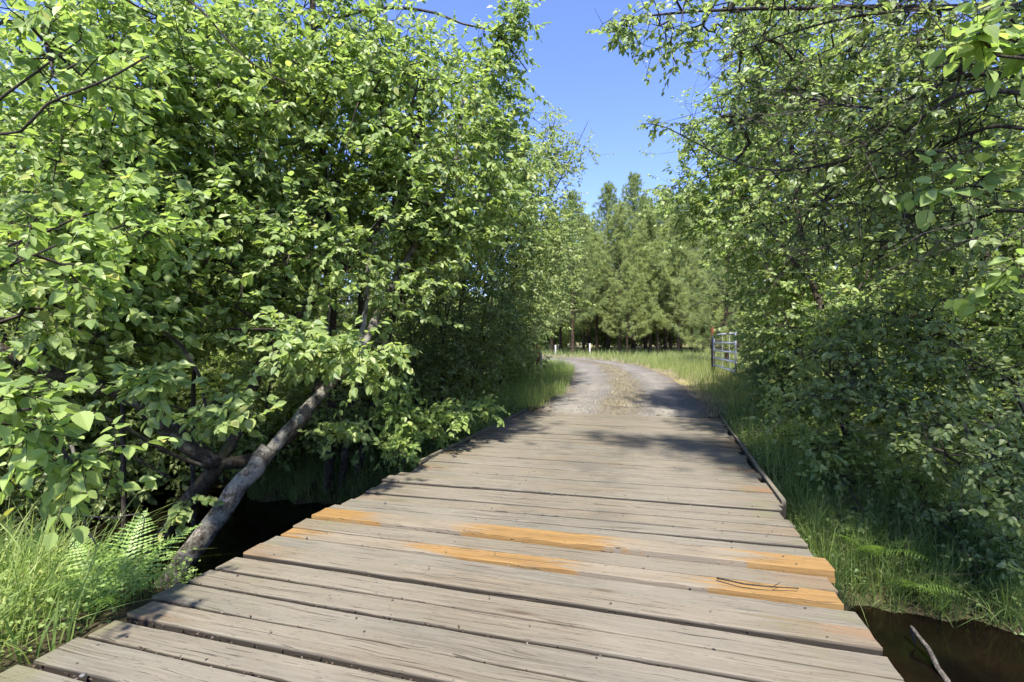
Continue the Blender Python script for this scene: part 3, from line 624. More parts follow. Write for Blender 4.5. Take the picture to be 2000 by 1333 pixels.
make_tree('shade_shrub', 'dense grey-green shrub in shade filling the right bank below the hawthorn', 'shrub',
    [([xyg(5.1, 4.6), W(2000, 800, 4.7), W(1880, 680, 4.8), W(1760, 620, 5.0)], .035, .008), ([xyg(5.0, 4.9), W(1960, 850, 4.9), W(1800, 800, 4.9), W(1660, 740, 5.0)], .03, .007), ([xyg(4.9, 4.4), W(2000, 900, 4.4), W(1880, 890, 4.3), W(1800, 870, 4.3)], .02, .006), ([xyg(5.3, 4.8), W(2030, 600, 4.9), W(1930, 500, 5.0)], .03, .007)],
    [(W(1870, 660, 4.8), (.8, .5, .5), 4), (W(1720, 680, 5.0), (.6, .4, .35), 3), (W(1900, 860, 4.3), (.45, .35, .28), 2.2), (W(1780, 820, 4.7), (.5, .35, .25), 2), (W(1940, 520, 5.0), (.7, .5, .5), 2.5), (W(1650, 760, 5.1), (.35, .3, .2), 1.2), (W(1960, 960, 4.2), (.25, .25, .2), 1)],
    950, .05, 1, M_haw, M_twig_grey, twig_mat=M_twig_grey, per=8, n_parts=280, clump=.18, wid=1.1, sprig=.17, long_twigs=120, twig_bias=(-.5, 0, .1))
make_tree('maple_sapling', 'large-leaved sapling at the upper right corner, nearest to the viewer', 'tree',
    [([xyg(3.5, 1.3), (3.35, 1.4, 1.2), (3.1, 1.6, 2.2), W(2060, 120, 2.3), W(1950, 110, 2.4)], .025, .006), ([(3.2, 1.5, 1.9), W(2060, 380, 2.5), W(1900, 365, 2.7), W(1830, 385, 2.8)], .012, .004), ([(3.3, 1.4, 1.4), W(2080, 560, 2.7), W(1960, 520, 2.9)], .012, .004)],
    [(W(1950, 110, 2.4), (.16, .15, .14), 2), (W(1880, 365, 2.7), (.18, .12, .05), 1), (W(1950, 520, 2.9), (.15, .12, .1), .6)],
    26, .075, 1, M_dog, M_twig, per=6, n_parts=60, sprig=.18, clump=.08, wid=1.15)
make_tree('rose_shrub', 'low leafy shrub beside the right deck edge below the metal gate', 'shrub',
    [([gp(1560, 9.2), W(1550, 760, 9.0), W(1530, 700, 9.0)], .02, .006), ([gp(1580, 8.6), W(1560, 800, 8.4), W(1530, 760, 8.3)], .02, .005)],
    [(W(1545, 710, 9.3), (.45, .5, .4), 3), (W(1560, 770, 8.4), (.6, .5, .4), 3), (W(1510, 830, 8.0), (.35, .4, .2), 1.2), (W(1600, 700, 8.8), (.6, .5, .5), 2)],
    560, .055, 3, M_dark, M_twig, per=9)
make_tree('bank_shrub', 'low spreading shrub hanging over the ferns on the right bank', 'shrub',
    [([xyg(4.3, 5.5), W(1800, 950, 5.2), W(1700, 925, 5.2)], .016, .004), ([xyg(4.3, 5.5), W(1880, 1000, 4.8), W(1820, 1030, 4.6)], .014, .004), ([xyg(4.3, 5.5), W(1960, 1040, 4.6), W(1930, 1080, 4.4)], .014, .004), ([xyg(4.3, 5.5), W(1660, 890, 5.8), W(1580, 890, 6.0)], .014, .004)],
    [(W(1700, 930, 5.2), (.45, .25, .14), 2.2), (W(1850, 1010, 4.7), (.4, .25, .14), 2), (W(1950, 1070, 4.4), (.3, .2, .12), 1.5), (W(1590, 880, 6.2), (.4, .3, .14), 1.8), (W(1690, 1000, 5.0), (.15, .15, .05), .35), (W(1530, 850, 7.2), (.4, .4, .15), 1.5), (W(1570, 940, 5.8), (.25, .2, .08), .8), (W(1640, 1010, 5.1), (.18, .15, .06), .5)],
    330, .05, 1, M_haw, M_twig, per=8, n_parts=120, sprig=.16, clump=.12, long_twigs=40, twig_bias=(-.5, -.3, 0))
# --- the thicket behind, copies of two mid-size trees
bg = [make_tree('thicket_tree', 'broadleaf tree deep in the thicket behind the leaning alders', 'tree',
        [([(0, 0, -.1), (.1, 0, 2), (-.1, .1, 4.2), (0, 0, 6.2)], .10, .03), ([(.05, 0, 1.6), (.8, .1, 3.2), (1.2, .1, 4.6)], .05, .015), ([(0, 0, 1.9), (-.8, -.1, 3.3), (-1.1, 0, 4.8)], .05, .015)],
        [((0, 0, 5.2), (1.3, 1.2, 1.6), 5), ((1.0, 0, 3.6), (1.1, 1, 1.2), 4), ((-1.0, 0, 3.6), (1.1, 1, 1.2), 4), ((0, -.2, 1.6), (1.5, 1, .9), 3)], 1500, .085, 2, M_alder_far, M_bark, per=10, clump=.3, base=(0, 0, 0), group='background thicket trees') ]
bg[0].location = xyg(-7.5, 8.2, 0)
spots = [(-10.5, 10.5, 1.1, 1), (-5.2, 10.8, 1.0, 2.2), (-8.0, 13.2, 1.15, 3.1), (-3.6, 14.5, 1.0, .4), (-13.5, 8.0, 1.15, 5), (-11.5, 15.5, 1.2, 4), (-6.2, 6.6, .85, 1.7), (-9.5, 5.6, 1.0, 2.9)]
for x, y, s, rz in spots:
    c = copy_tree(bg[0]); c.location = xyg(x, y, 0); c.scale = (s, s, s); c.rotation_euler = (0, 0, rz)
for x, y, s, rz in [(7.6, 8.6, 1.05, 1), (9.8, 6.4, 1.0, 2.2), (8.8, 12.0, 1.15, 3.3), (11.8, 10.0, 1.2, 4.6), (7.4, 5.9, .8, .2), (10.2, 14.5, .95, 5.2)]:
    c = copy_tree(bg[0]); c.location = xyg(x, y, 0); c.scale = (s, s, s); c.rotation_euler = (0, 0, rz)
    c['label'] = 'broadleaf tree deep in the thicket behind the hawthorn'; c['group'] = 'thicket trees on the right'

bs = make_tree('thicket_shrub', 'low bush closing the thicket floor on the left', 'shrub',
        [([(0, 0, -.1), (.1, 0, .8), (0, .1, 1.9)], .04, .012), ([(.05, 0, .1), (.7, .1, 1.1)], .03, .01), ([(0, 0, .1), (-.7, -.1, 1.2)], .03, .01)],
        [((0, 0, 1.4), (1.2, .9, .9), 5), ((.6, -.2, .7), (.9, .8, .6), 3), ((-.6, -.2, .7), (.9, .8, .6), 3)], 750, .075, 2, M_alder_far, M_twig, per=10, clump=.24, base=(0, 0, 0), group='low bushes on the left')
bs.location = xyg(-5.2, 8.6, 0)
for i, (x, y, s) in enumerate([(-1.75, 8.9, .72), (-1.5, 10.3, .85), (-1.25, 11.7, .95), (-.95, 13.4, .95), (-2.8, 8.2, .9), (-3.9, 8.0, .95), (-.7, 15.4, 1.0), (-.4, 17.6, 1.0), (-7.2, 9.4, 1.2), (-3.6, 9.9, 1.1), (-9.5, 8.2, 1.3), (-6, 11.5, 1.3), (-2.4, 12.0, 1.1), (-4.2, 13.2, 1.3), (-8.6, 12.2, 1.4), (-12, 11, 1.5), (-1.8, 15.2, 1.2), (-3.5, 17.5, 1.5), (-7, 16, 1.5), (-11, 7, 1.3), (-1.2, 19.5, 1.3), (-6.8, 7.2, 1.0)]):
    c = copy_tree(bs); c.location = xyg(x, y, 0); c.scale = (s, s, s); c.rotation_euler = (0, 0, i * 2.1)
    verge = ['low bush on the left verge beside the last deck planks', 'low bush on the left verge just past the deck end', 'low bush on the left verge, second past the deck end', 'low bush on the left verge, third past the deck end',
             'low bush behind the pale-green shrub at the left deck edge', 'low bush on the far bank behind the leaning lichen trunk', 'low bush on the left verge in front of the rust-red post', 'low bush on the left verge right by the rust-red post']
    if i < 8: c['label'] = verge[i]
for i, (x, y, s) in enumerate([(6.2, 7.4, 1.1), (7.8, 6.8, 1.3), (6.4, 9.6, 1.2), (8.2, 9.8, 1.3), (7.0, 11.6, 1.3), (9.6, 8.4, 1.4), (8.6, 14.0, 1.4), (10.5, 12.5, 1.5), (6.6, 5.6, 1.0), (8.6, 5.2, 1.2), (9.8, 16.0, 1.4), (12, 18, 1.6)]):
    c = copy_tree(bs); c.location = xyg(x, y, 0); c.scale = (s, s, s); c.rotation_euler = (0, 0, i * 1.7 + 1); c['label'] = 'low bush closing the thicket floor on the right'; c['group'] = 'low bushes on the right'
for i in range(20):
    c = copy_tree(bs); x = -10 + i * 2.0 + rng.uniform(-.5, .5); c.location = xyg(x, 47 + 5 * (i % 3), 0); sc_ = rng.uniform(1.9, 2.6); c.scale = (sc_, sc_, sc_); c.rotation_euler = (0, 0, i * 1.3); c['label'] = 'bush on the forest floor behind the pine trunks'; c['group'] = 'bushes behind the pines'
# ------------------------------------------------------------------ pines beyond the bend
def make_pine(seed, H, bare, width, mat, dens=1., needle=.25, nw=.017, first=True):
    r = np.random.default_rng(seed); T = thing('pine_tree', (0, 0, 0), 'pine', 'pine tree', 'pines beyond the road bend')
    tr = Acc(); Q = spline(np.array([[0, 0, -.2], [r.normal(0, .05), 0, H * .3], [r.normal(0, .08), r.normal(0, .08), H * .65], [0, 0, H]]), .5)
    tube(tr, Q, np.linspace(H * .0125, .012, len(Q)), 8, .06); tr.obj('trunk', M_pinebark, T, True)
    br = Acc(); tufP, tufD = [], []
    z = bare
    while z < H - .15:
        f = (z - bare) / (H - bare); L = width * (1 - f) ** .8 * (.7 + .3 * min(1, f * 4 + .4)) + .2
        nb_ = r.integers(5, 8); a0 = r.uniform(0, 6.28)
        for k in range(nb_):
            a = a0 + k * 6.283 / nb_ + r.normal(0, .22); l = L * r.uniform(.6, 1.15); el = .10 + .75 * f + r.normal(0, .12)
            d = np.array([math.cos(a) * math.cos(el), math.sin(a) * math.cos(el), math.sin(el)])
            n_ = max(3, int(l / .22)); t = np.linspace(0, 1, n_)[:, None]
            P = np.array([0, 0, z]) + d * l * t + np.array([0, 0, 1]) * (-.14 * l * t * (1 - t) * 2 + .16 * l * t ** 3)
            frusta(br, P[:-1], P[1:], np.linspace(.008 + l * .008, .006, n_ - 1), np.linspace(.007 + l * .007, .005, n_ - 1), 4)
            for i in range(n_):
                tt = i / (n_ - 1)
                if tt < .25 and f < .5: continue
                m_ = 1 if tt < .5 else (2 if tt < .85 else 3)
                for _ in range(max(1, int(round(m_ * dens)))):
                    sd = nrm(d + r.normal(0, .55, 3) + [0, 0, .25]); s_ = r.uniform(.05, .32) * min(1, l)
                    p = P[i] + sd * s_; frusta(br, P[i][None], p[None], np.array([.005]), np.array([.003]), 3)
                    tufP.append(p); tufD.append(nrm(sd + np.array([0, 0, .45])))
        z += r.uniform(.26, .44) * (1.15 - .5 * f)
    tufP.append(np.array([0, 0, H])); tufD.append(np.array([0, 0, 1.]))
    for k in range(10):             # dead snags low on the trunk
        zz = r.uniform(bare * .35, bare * 1.1 + .4); a = r.uniform(0, 6.28); l = r.uniform(.4, 1.3)
        p0 = np.array([0, 0, zz]); p1 = p0 + np.array([math.cos(a) * l * .6, math.sin(a) * l * .6, .05]); p2 = p1 + np.array([math.cos(a + .3) * l * .5, math.sin(a + .3) * l * .5, -.12])
        frusta(br, np.array([p0, p1]), np.array([p1, p2]), np.array([.014, .009]), np.array([.009, .004]), 4)
    br.obj('branches', M_twig, T)['kind'] = 'stuff'
    tp, td = np.array(tufP), np.array(tufD); nn = 34; N_ = len(tp) * nn
    p = np.repeat(tp, nn, 0); d = np.repeat(td, nn, 0); t = r.uniform(-.5, .25, (N_, 1))
    nd = nrm(d * .62 + nrm(r.normal(size=(N_, 3))) * .85); b_ = p + d * t * .16; ln = needle * r.uniform(.7, 1.15, (N_, 1))
    sd = nrm(np.cross(nd, r.normal(size=(N_, 3)))) * nw * .5
    V = np.stack([b_ - sd, b_ + sd, b_ + nd * ln], 1).reshape(-1, 3)
    cr = link('crown', mesh_np('crown', V, [np.arange(N_ * 3).reshape(-1, 3)]), mat, T); cr['kind'] = 'stuff'
    return T
pv = [make_pine(1, 13.5, 3.0, 3.0, M_needle), make_pine(2, 10.5, 2.4, 2.8, M_needle2), make_pine(3, 15.0, 3.2, 3.1, M_needle), make_pine(4, 8.0, 1.8, 2.4, M_needle2)]
PL = [  # variant, px, Y, scale, label
    (0, 1188, 40, 1.0, 'pointed dark pine on the left of the two tallest tops'),
    (2, 1238, 42, 1.0, 'tallest pine with its spire in the middle of the gap'),
    (1, 1210, 35, 1.0, 'lighter pine with a thin pale trunk right of the white post'),
    (0, 1118, 34, .82, 'pine with a thick dark trunk left of the white post'),
    (3, 1165, 37, 1.1, 'young pine directly behind the white post'),
    (1, 1270, 36, 1.02, 'bright pine in the middle of the stand'),
    (0, 1300, 39, .95, 'pine with a forked dark trunk right of the stand middle'),
    (3, 1325, 33, 1.15, 'short yellowish pine right of the stand middle'),
    (1, 1350, 36, 1.15, 'bushy pine in the stand, left of the metal gate'),
    (2, 1375, 40, .85, 'tall pine rising behind the bushy pine near the gate'),
    (0, 1078, 38, .8, 'pine with a slim dark trunk at the far left of the stand'),
    (2, 1030, 42, .85, 'pine half hidden by the left roadside bush'),
    (1, 1150, 45, 1.1, 'pine in the back row behind the marker posts'),
    (3, 1262, 48, 1.5, 'pine in the back row behind the tallest spire'),
    (0, 1420, 44, .9, 'pine in the back row above the metal gate'),
    (2, 1330, 50, .9, 'pine in the back row at right of the stand'),
    (1, 1215, 52, 1.2, 'pine at the very back between the two tall tops'),
    (0, 1100, 55, 1.0, 'pine at the very back on the left'),
    (3, 1440, 35, 1.4, 'pine just right of the metal gate behind leaves'),
    (1, 1500, 38, 1.2, 'pine hidden behind the tall right-hand alder'),
    (3, 1225, 33, .75, 'small bright pine in front of the tallest spire'),
    (3, 1285, 34, .95, 'small bright pine at the front edge right of the stand middle'),
    (1, 1140, 40, 1.05, 'light green pine behind the thick dark trunk'),
    (3, 1095, 42, 1.3, 'round-topped pine behind the left roadside bush'),
    (1, 1310, 43, 1.2, 'pine filling the gap below the right-hand tops'),
    (1, 1390, 33, .95, 'light green pine just left of the metal gate'),
    (0, 1260, 44, 1.0, 'dark-topped pine right beside the tallest spire')]
used = set()
for k, px, Y, s, lab in PL:
    o = pv[k] if k not in used else copy_tree(pv[k]); used.add(k)
    x = (px - 1000) / F * Y; o.location = xyg(x, Y, 0); o.scale = (s, s, s); o.rotation_euler = (0, 0, rng.uniform(0, 6.28)); o['label'] = lab
for i in range(26):
    Y = 58 + 9 * (i % 3) + rng.uniform(-3, 3); x = -38 + i * 3.6 + rng.uniform(-1, 1); c = copy_tree(pv[i % 3]); s_ = rng.uniform(.8, 1.0); c.scale = (s_, s_, s_)
    c.location = xyg(x, Y, 0); c.rotation_euler = (0, 0, rng.uniform(0, 6.28)); c['label'] = 'pine in the distant wood behind the roadside stand'; c['group'] = 'distant pines'
near_pine = make_pine(9, 8.2, .9, 2.2, M_needle2, 1.5, .22, .008)
near_pine.location = xyg(9.0, 20.8, 0); near_pine['label'] = 'nearest pine with long drooping pale needles behind the gate'

# ------------------------------------------------------------------ grass and ground plants
def blades(name, P, h, mat, lean=.35, width=.006, seg=3, bias=(0, 0), kind=True, curl=.5, fl=None):
    n = len(P); a = rng.uniform(0, 2 * np.pi, n); d = np.stack([np.cos(a), np.sin(a)], -1) * np.abs(rng.normal(0, lean, (n, 1))) + np.array(bias)
    h = h * rng.uniform(.5, 1.15, n); ang = rng.uniform(0, np.pi, n); s = np.stack([np.cos(ang), np.sin(ang), np.zeros(n)], -1)
    w = width * rng.uniform(.6, 1.3, n); pts = []
    for k in range(seg + 1):
        t = k / seg; c = np.column_stack([d * (h * (t * .5 + curl * t * t))[:, None], h * (t - .28 * t * t * np.linalg.norm(d, axis=1) * 1.6)]) + P
        if k < seg: pts += [c - s * (w * (1 - t * .75) * .5)[:, None], c + s * (w * (1 - t * .75) * .5)[:, None]]
        else: pts.append(c)
    V = np.stack(pts, 1); m_ = V.shape[1]; o = (np.arange(n) * m_)[:, None, None]
    q = np.array([[2 * k, 2 * k + 1, 2 * k + 3, 2 * k + 2] for k in range(seg - 1)]).reshape(-1, 4); t_ = np.array([[2 * seg - 2, 2 * seg - 1, 2 * seg]])
    fs = ([(q[None] + o).reshape(-1, 4)] if len(q) else []) + [(t_[None] + o).reshape(-1, 3)]
    ob = link(name, mesh_np(name, V.reshape(-1, 3), fs), mat); ob['kind'] = 'stuff'
    return ob
def scatter(n, f, margin=0.):        # f(rng,n) -> x,y
    x, y = f(n); return np.column_stack([x, y, ground_z(x, y) - .01])
def uvpts(u, v): return u * ST + v * CT, u * CT - v * ST
def ok_bank(P, lo=WATER + .03):
    u = P[:, 0] * ST + P[:, 1] * CT; v = P[:, 0] * CT - P[:, 1] * ST
    return P[(P[:, 2] > lo) & ~((v > -2.80) & (v < 1.03) & (u < 10.05))]
def off_road(P, d): return P[road_dist(P[:, 0], P[:, 1]) > d]
U = rng.uniform
def tufts(n, per, f, spread=.06):
    x, y = f(n); x = np.repeat(x, per) + rng.normal(0, spread, n * per); y = np.repeat(y, per) + rng.normal(0, spread, n * per)
    return np.column_stack([x, y, ground_z(x, y) - .01])
P = ok_bank(tufts(250, 13, lambda n: uvpts(U(.2, 2.5, n), U(-5.6, -2.86, n)), .05)); kx = P[:, 0] / np.maximum(P[:, 1], .3) * F
P = P[(kx < -830 + rng.normal(0, 40, len(P)))]
tag(blades('tall_grass', P, .64, M_grass, .6, .0125, 5, (.18, .02)), 'tall bright grass clump at the lower left beside the deck', 'grass')
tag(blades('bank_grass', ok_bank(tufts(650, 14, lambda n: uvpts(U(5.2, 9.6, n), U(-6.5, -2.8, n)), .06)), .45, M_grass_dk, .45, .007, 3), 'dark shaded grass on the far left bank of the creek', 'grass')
tag(blades('bank_grass', ok_bank(tufts(1200, 14, lambda n: uvpts(U(4.3, 10.5, n), U(1.05, 5.6, n)), .06)), .52, M_grass, .5, .007, 3), 'dark shaded grass on the right bank below the shrubs', 'grass')
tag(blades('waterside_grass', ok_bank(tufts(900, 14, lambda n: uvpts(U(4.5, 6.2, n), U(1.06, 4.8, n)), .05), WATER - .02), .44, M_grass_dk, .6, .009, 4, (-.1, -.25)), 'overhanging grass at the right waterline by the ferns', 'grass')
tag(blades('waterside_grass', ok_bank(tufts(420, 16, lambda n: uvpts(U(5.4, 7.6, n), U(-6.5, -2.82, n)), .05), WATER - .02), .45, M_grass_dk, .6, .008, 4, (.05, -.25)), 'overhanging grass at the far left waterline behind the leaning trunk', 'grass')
def rside(lo, hi, k0, k1, sgn):
    def f(n):
        k = rng.integers(k0, k1, n); o = U(lo, hi, n) * sgn; return RC[k, 0] + RN[k, 0] * o, RC[k, 1] + RN[k, 1] * o
    return f
P = off_road(tufts(1100, 12, rside(1.95, 6.5, 2, 50, 1), .10), 1.75)
tag(blades('verge_grass', P[P[:, 1] > 8.5], .55, M_grass_sun, .30, .011, 3), 'tall sunlit verge grass right of the gravel track around the gate', 'grass')
P = off_road(tufts(900, 12, rside(1.45, 4.5, 0, 45, -1), .10), 1.42)
tag(blades('verge_grass', ok_bank(P[P[:, 1] > 8.5]), .50, M_grass, .38, .011, 3), 'green verge grass left of the gravel track', 'grass')
P = off_road(tufts(900, 10, rside(1.45, 2.3, 0, 62, 1), .08), 1.4)
tag(blades('dry_shoulder_grass', P, .13, M_dry, .5, .008, 2), 'straw-coloured dry grass along the right shoulder of the track', 'grass')
P = tufts(800, 14, lambda n: (lambda k, o: (RC[k, 0] + RN[k, 0] * o, RC[k, 1] + RN[k, 1] * o))(rng.integers(1, 36, n), rng.normal(0, .2, n)), .05); P[:, 2] += .155
tag(blades('dry_centre_grass', P[(P[:, 1] > 9.9) & (rng.random(len(P)) < .6)], .085, M_dry, .6, .008, 2), 'dry tan grass strip between the wheel ruts', 'grass')
P = off_road(tufts(2600, 8, lambda n: (U(-6, 22, n), U(24, 52, n)), .2), 1.7)
tag(blades('pine_floor_grass', P, .55, M_grass_sun, .35, .03, 2), 'green grass under the pines beyond the bend', 'grass')
P = off_road(tufts(350, 10, rside(1.4, 3.2, 46, 78, 1), .15), 1.45)
tag(blades('dry_bend_grass', P, .28, M_dry, .4, .02, 2), 'pale straw grass along the outside of the road bend', 'grass')

def cover(name, P, leaf, mat, label, per=7, h=.12):
    n = len(P); p = np.repeat(P, per, 0) + rng.normal(0, 1, (n * per, 3)) * [.05, .05, h * .4] + [0, 0, h * .7]
    a = U(0, 6.283, n * per); ax_ = np.column_stack([np.cos(a), np.sin(a), rng.normal(-.05, .25, n * per)])
    no = np.array([0, 0, 1.]) + SUNV * .2 + rng.normal(0, .3, (n * per, 3))
    V, fs = leaves_geo(p, ax_, no, leaf * U(.6, 1.2, n * per), np.full(n * per, 1.05), 2)
    st_ = Acc(); st_.add(V, *fs); frusta(st_, P, P + np.column_stack([rng.normal(0, .03, (n, 2)), np.full(n, h)]), np.full(n, .0016), np.full(n, .001), 3)
    return tag(st_.obj(name, mat), label, 'plants', kind='stuff')
cover('clover_cover', ok_bank(scatter(700, lambda n: uvpts(U(.6, 2.7, n), U(-4.6, -2.85, n)))), .032, M_dog, 'small round-leaved plants under the grass at lower left', 8, .22)
cover('bank_herbs', ok_bank(scatter(900, lambda n: uvpts(U(5.2, 9.8, n), U(-5.0, -2.85, n)))), .05, M_dark, 'broad-leaved herbs on the shaded far left bank', 7, .2)
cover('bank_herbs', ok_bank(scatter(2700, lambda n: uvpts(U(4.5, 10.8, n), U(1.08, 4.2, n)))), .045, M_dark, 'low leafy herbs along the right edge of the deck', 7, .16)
cover('edge_herbs', ok_bank(scatter(800, lambda n: uvpts(U(7.0, 10.6, n), U(-3.7, -2.85, n)))), .04, M_alder, 'light green weeds along the left end of the deck', 7, .15)

def frond_mesh(seed, L=1.):
    r = np.random.default_rng(seed); n = 24; t = np.linspace(0, 1, n); acc = Acc()
    S = np.column_stack([np.zeros(n), t * .92 * L, .42 * L * t - .50 * L * t ** 2.2]); tube(acc, S[::3], np.linspace(.004, .001, len(S[::3])), 4)
    for i in range(3, n):
        w = L * .30 * math.sin(math.pi * min(1, (t[i] + .18) / 1.18)) ** .8 * (1 - t[i]) ** .35 + .004
        for s in (-1, 1):
            d = nrm(np.array([s, .42 + r.normal(0, .05), -.12 + r.normal(0, .06)])); f = nrm(np.array([-s * .42, 1, .1])) ; wd = L * .030
            m_ = 6; P = [S[i]]
            tri = []
            for k in range(m_):
                a, b = k / m_, (k + 1) / m_; q = w * (1 - .0 * k); sc = (1 - a) ** .6
                base_i = len(P)
                P += [S[i] + d * w * a + np.array([0, 0, -.15 * w * a * a]), S[i] + d * w * (a + .05) + f * wd * .55 * sc + np.array([0, 0, -.15 * w * a * a]), S[i] + d * w * (a + .05) - f * wd * .55 * sc + np.array([0, 0, -.15 * w * a * a]), S[i] + d * w * (b + .03) + np.array([0, 0, -.15 * w * b * b])]
                tri += [[base_i, base_i + 1, base_i + 3], [base_i, base_i + 3, base_i + 2]]
            acc.add(P, tri)
    me = acc.mesh('frond'); me.materials.append(M_fern); return me
FR = [frond_mesh(s) for s in (1, 2, 3)]
def fern(label, base, fr):
    T = thing('fern', base, label, 'fern', 'bracken ferns by the bridge')
    for i, (az, L, tilt) in enumerate(fr):
        o = link('frond', FR[i % 3], None, T); o.scale = (L, L, L); o.rotation_euler = (R(tilt), R(rng.normal(0, 10)), R(-az)); o.location = (rng.normal(0, .015), rng.normal(0, .015), 0)
def wz(p): return (p[0], p[1], float(ground_z(p[0], p[1])))
fern('fern with broad fronds in the grass at lower left', rg(235, 1190), [(-60, .62, 42), (-15, .66, 48), (35, .62, 40), (85, .5, 32), (150, .4, 35), (-110, .5, 35)])
fern('fern beside the lichen trunk foot, touching the deck edge', rg(330, 1150), [(-40, .58, 48), (10, .6, 46), (60, .55, 44), (-90, .45, 38), (140, .35, 40)])
fern('small fern poking one frond over the deck edge', rg(405, 1120), [(62, .55, 40), (-10, .5, 58), (100, .36, 38), (-60, .36, 48)])
fern('fern with hanging fronds on the right bank at the deck edge', rg(1690, 1090), [(-160, .6, 28), (160, .66, 22), (120, .55, 30), (-110, .55, 35), (60, .45, 40), (200, .5, 35), (0, .5, 50)])
fern('lower fern drooping towards the dark water at right', rg(1760, 1150), [(150, .55, 18), (110, .55, 25), (-150, .5, 25), (60, .45, 35), (190, .55, 20), (10, .45, 45)])

# ------------------------------------------------------------------ gate, posts, markers
m = Mat('galvanised_steel'); v = m.obj(); m.base(m.ramp(m.noise(v, 9, 4.), (.3, (.42, .44, .46)), (.7, (.58, .60, .62))), .38, .5); m.p.inputs['Metallic'].default_value = .1; M_steel = m.m
m = Mat('rust_red_post'); v = m.obj(); m.base(m.ramp(m.noise(m.scl(v, 1, 1, .4), 14, 5.), (.3, (.10, .03, .012)), (.7, (.20, .068, .027))), .85, .2); M_post = m.m
m = Mat('white_marker'); v = m.obj(); m.base(m.ramp(m.noise(v, 8, 4.), (.3, (.35, .34, .31)), (.7, (.48, .465, .44))), .7, .3); M_white = m.m
ga, gb = W(1437, 650, 13.6), W(1394, 651, 17.4); gz0 = float(ground_z(ga[0], ga[1])); dirg = nrm((gb - ga) * [1, 1, 0]); Lg = np.linalg.norm((gb - ga)[:2])
gate = thing('pipe_gate', (ga[0], ga[1], gz0), 'open galvanised pipe gate standing in the tall grass right of the track', 'gate', rz=math.atan2(dirg[1], dirg[0]))
top = ga[2] - gz0; zs = [top - .03 - .262 * k for k in range(5)]
for z in zs:
    b = Acc(); tube(b, [[-.01, 0, z], [Lg + .01, 0, z]], .032, 10, 0, True); b.obj('rail', M_steel, gate, True)
for x in (0.0, Lg):
    b = Acc(); tube(b, [[x, 0, zs[-1] - .03], [x, 0, zs[0] + .03]], .026, 10, 0, True); b.obj('end_pipe', M_steel, gate, True)
for x in (Lg * .30, Lg * .62):
    b = Acc(); box(b, (x - .03, -.042, zs[-1]), (x + .03, -.034, zs[0])); b.obj('stay', M_steel, gate)
m = Mat('painted_top_post'); v = m.obj(); zz = m.n('SeparateXYZ', Vector=v).outputs[2]
m.base(m.mix(m.mapr(zz, 1.36, 1.40), (.045, .034, .025), (.12, .035, .016)), .85, .2); M_post2 = m.m
def post(name, x, y, h, w, mat, label, cat, group=None):
    z = float(ground_z(x, y)); T = Acc(); P = np.array([[0, 0, -.3], [.004, 0, h * .5], [0, .004, h - .02], [0, 0, h]]); tube(T, P, np.array([w, w * .98, w * .96, w * .78]), 10, .03, True)
    o = T.obj(name, mat, None, True); o.location = (x, y, z); tag(o, label, cat, group); return o
q = gb + dirg * .16; post('gate_post', q[0], q[1], W(1400, 641, q[1])[2] - float(ground_z(q[0], q[1])), .07, M_post2, 'dark post with a rust-red painted top at the hinge end of the pipe gate', 'post')
q = W(1051, 690, 17.2); post('gate_post', q[0], q[1], W(1051, 673, 17.2)[2] - float(ground_z(q[0], q[1])), .075, M_post, 'rust-red wooden post in the grass left of the track', 'post')
for px, pt, Y, lab in ((1152, 672, 31.6, 'white marker post on the outside of the bend'), (1085, 675, 32.6, 'white marker post further left along the bend, half as bold')):
    q = W(px, 690, Y); post('marker_post', q[0], q[1], W(px, pt, Y)[2] - float(ground_z(q[0], q[1])), .055, M_white, lab, 'post', 'white marker posts')
q = W(1057, 690, 17.6); post('marker_post', q[0], q[1], .9, .03, M_white, 'thin pale stake right beside the left rust-red post', 'post', 'white marker posts')

# ------------------------------------------------------------------ sticks and litter
def stick(name, pts, r0, r1, mat, label, cat='branch', forks=(), kind=None):
    b = np.array(pts[0], float); a = Acc(); Q = spline(np.array(pts, float), .11); Q[1:-1] += rng.normal(0, r0 * .22, (len(Q) - 2, 3)); tube(a, Q - b, np.linspace(r0, r1, len(Q)), 7, .08, True)
    for fp in forks: Qf = spline(np.array(fp, float), .04); tube(a, Qf - b, np.linspace(r1 * .9, r1 * .4, len(Qf)), 5, .06, True)
    o = a.obj(name, mat, None, True); o.location = b; return tag(o, label, cat)
wp = lambda px, py: (lambda Y: W(px, py, Y))(F * (CAMZ - WATER) / (py - 667))
q0, q1, q2 = wp(1870, 1360), wp(1825, 1300), wp(1780, 1255)
stick('driftwood_stick', [q0 + [0, 0, -.05], q1 + [0, 0, .04], q2 + [0, 0, .12]], .022, .014, M_dead, 'pale dead stick poking out of the dark water at lower right', forks=[[q2 + [0, 0, .1], q2 + [-.02, -.06, .02]], [q1 + [0, 0, .04], q1 + [.02, -.05, -.03]]])
dk = lambda px, py, h=.012: W(px, py, F * (CAMZ - h) / (py - 667))
stick('fallen_twig', [dk(1400, 1130), dk(1450, 1141, .02), dk(1500, 1146, .02), dk(1560, 1150, .016)], .006, .003, M_twig, 'thin crooked twig lying on the deck near its right edge', 'twig', forks=[[dk(1510, 1147, .02), dk(1525, 1138, .035)]])
hb = [W(140, 870, 2.75), W(155, 930, 2.75), W(163, 1005, 2.75), W(166, 1030, 2.75)]
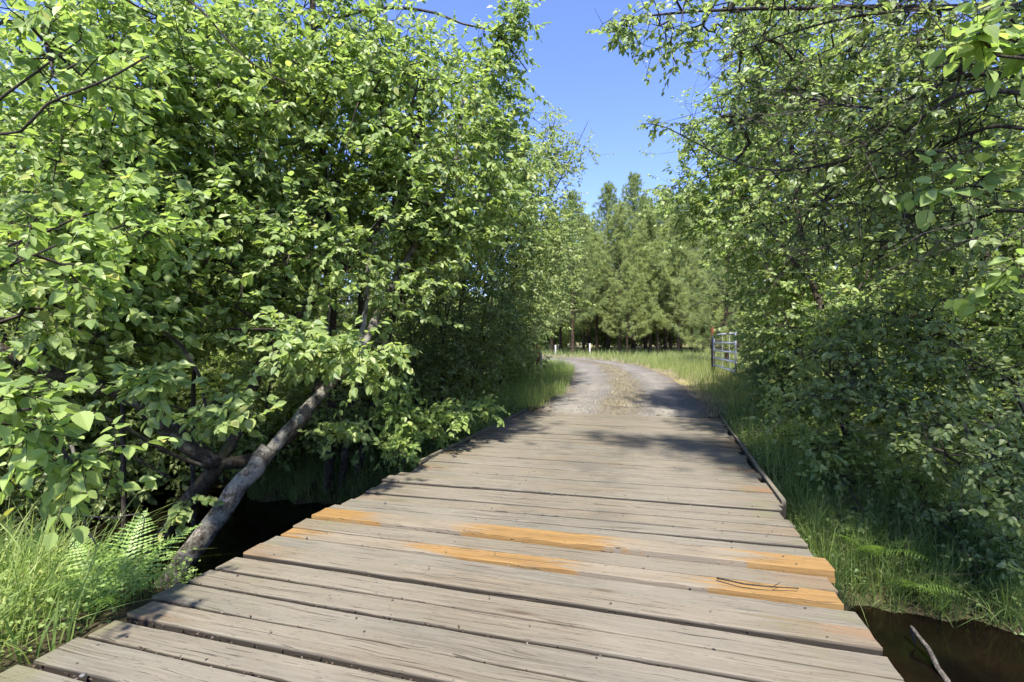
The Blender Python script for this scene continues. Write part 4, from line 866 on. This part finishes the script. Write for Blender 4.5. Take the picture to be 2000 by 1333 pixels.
stick('dead_branch', hb, .008, .006, M_dead, 'bare grey forked dead branch hanging above the grass at left', forks=[[hb[-1], W(140, 1065, 2.7), W(132, 1075, 2.7)], [hb[-1], W(180, 1050, 2.75), W(190, 1070, 2.75)], [W(166, 1008, 2.75), W(220, 1012, 2.8), W(279, 1006, 2.85), W(276, 1045, 2.85)]])
m = Mat('pebble_stone'); m.base(m.ramp(m.noise(m.obj(), 30, 3.), (.3, (.07, .068, .065)), (.7, (.16, .155, .148))), .95, .1); M_peb = m.m
for i, (px, py, r_, lab) in enumerate(((1052, 958, .014, 'largest pale pebble on the middle of the deck'), (1078, 966, .009, 'small pale pebble just right of the largest one'), (752, 982, .012, 'pale pebble on the deck near the left edge by the orange planks'), (162, 1316, .013, 'grey pebble wedged in the plank gap at lower left'))):
    b = Acc(); n = 7; th = np.linspace(0, np.pi, 6)
    P = np.column_stack([np.zeros(6), np.zeros(6), -np.cos(th) * r_ * .55]); tube(b, P, np.maximum(np.sin(th) * r_, 1e-4), n, .18)
    o = b.obj('pebble', M_peb, None, True); p_ = dk(px, py, .004); o.location = (p_[0], p_[1], .005 if i < 3 else -.004); tag(o, lab, 'pebble', 'pebbles on the deck')

P = []
for k, (a, b) in enumerate(gaps):
    if .9 < a < 6: 
        n = int(70 if a < 2.6 else 25); t = rng.beta(.8, 1.6, n) if a < 2.6 else rng.random(n); v_ = VC - 1.8 + 3.6 * t; u_ = a + (b - a) * t + rng.normal(0, .007, n); P.append(np.column_stack([u_ * ST + v_ * CT, u_ * CT - v_ * ST, np.full(n, -.02) + rng.normal(0, .007, n)]))
n = 120; u_ = U(1, 9, n); v_ = U(VC - 1.75, VC + 1.75, n); P.append(np.column_stack([u_ * ST + v_ * CT, u_ * CT - v_ * ST, np.full(n, .006)]))
P = np.vstack(P); n = len(P); a = U(0, 6.283, n)
V, fs = leaves_geo(P, np.column_stack([np.cos(a), np.sin(a), rng.normal(0, .25, n)]), np.array([0, 0, 1.]) + rng.normal(0, .35, (n, 3)), U(.006, .02, n), np.full(n, .9), 2)
tag(link('deck_litter', mesh_np('deck_litter', V, fs), leaf_mat('litter', (.02, .014, .008), (.04, .029, .018), (.075, .056, .034), trans=.1)), 'brown leaf crumbs lodged between the deck planks', 'litter', kind='stuff')
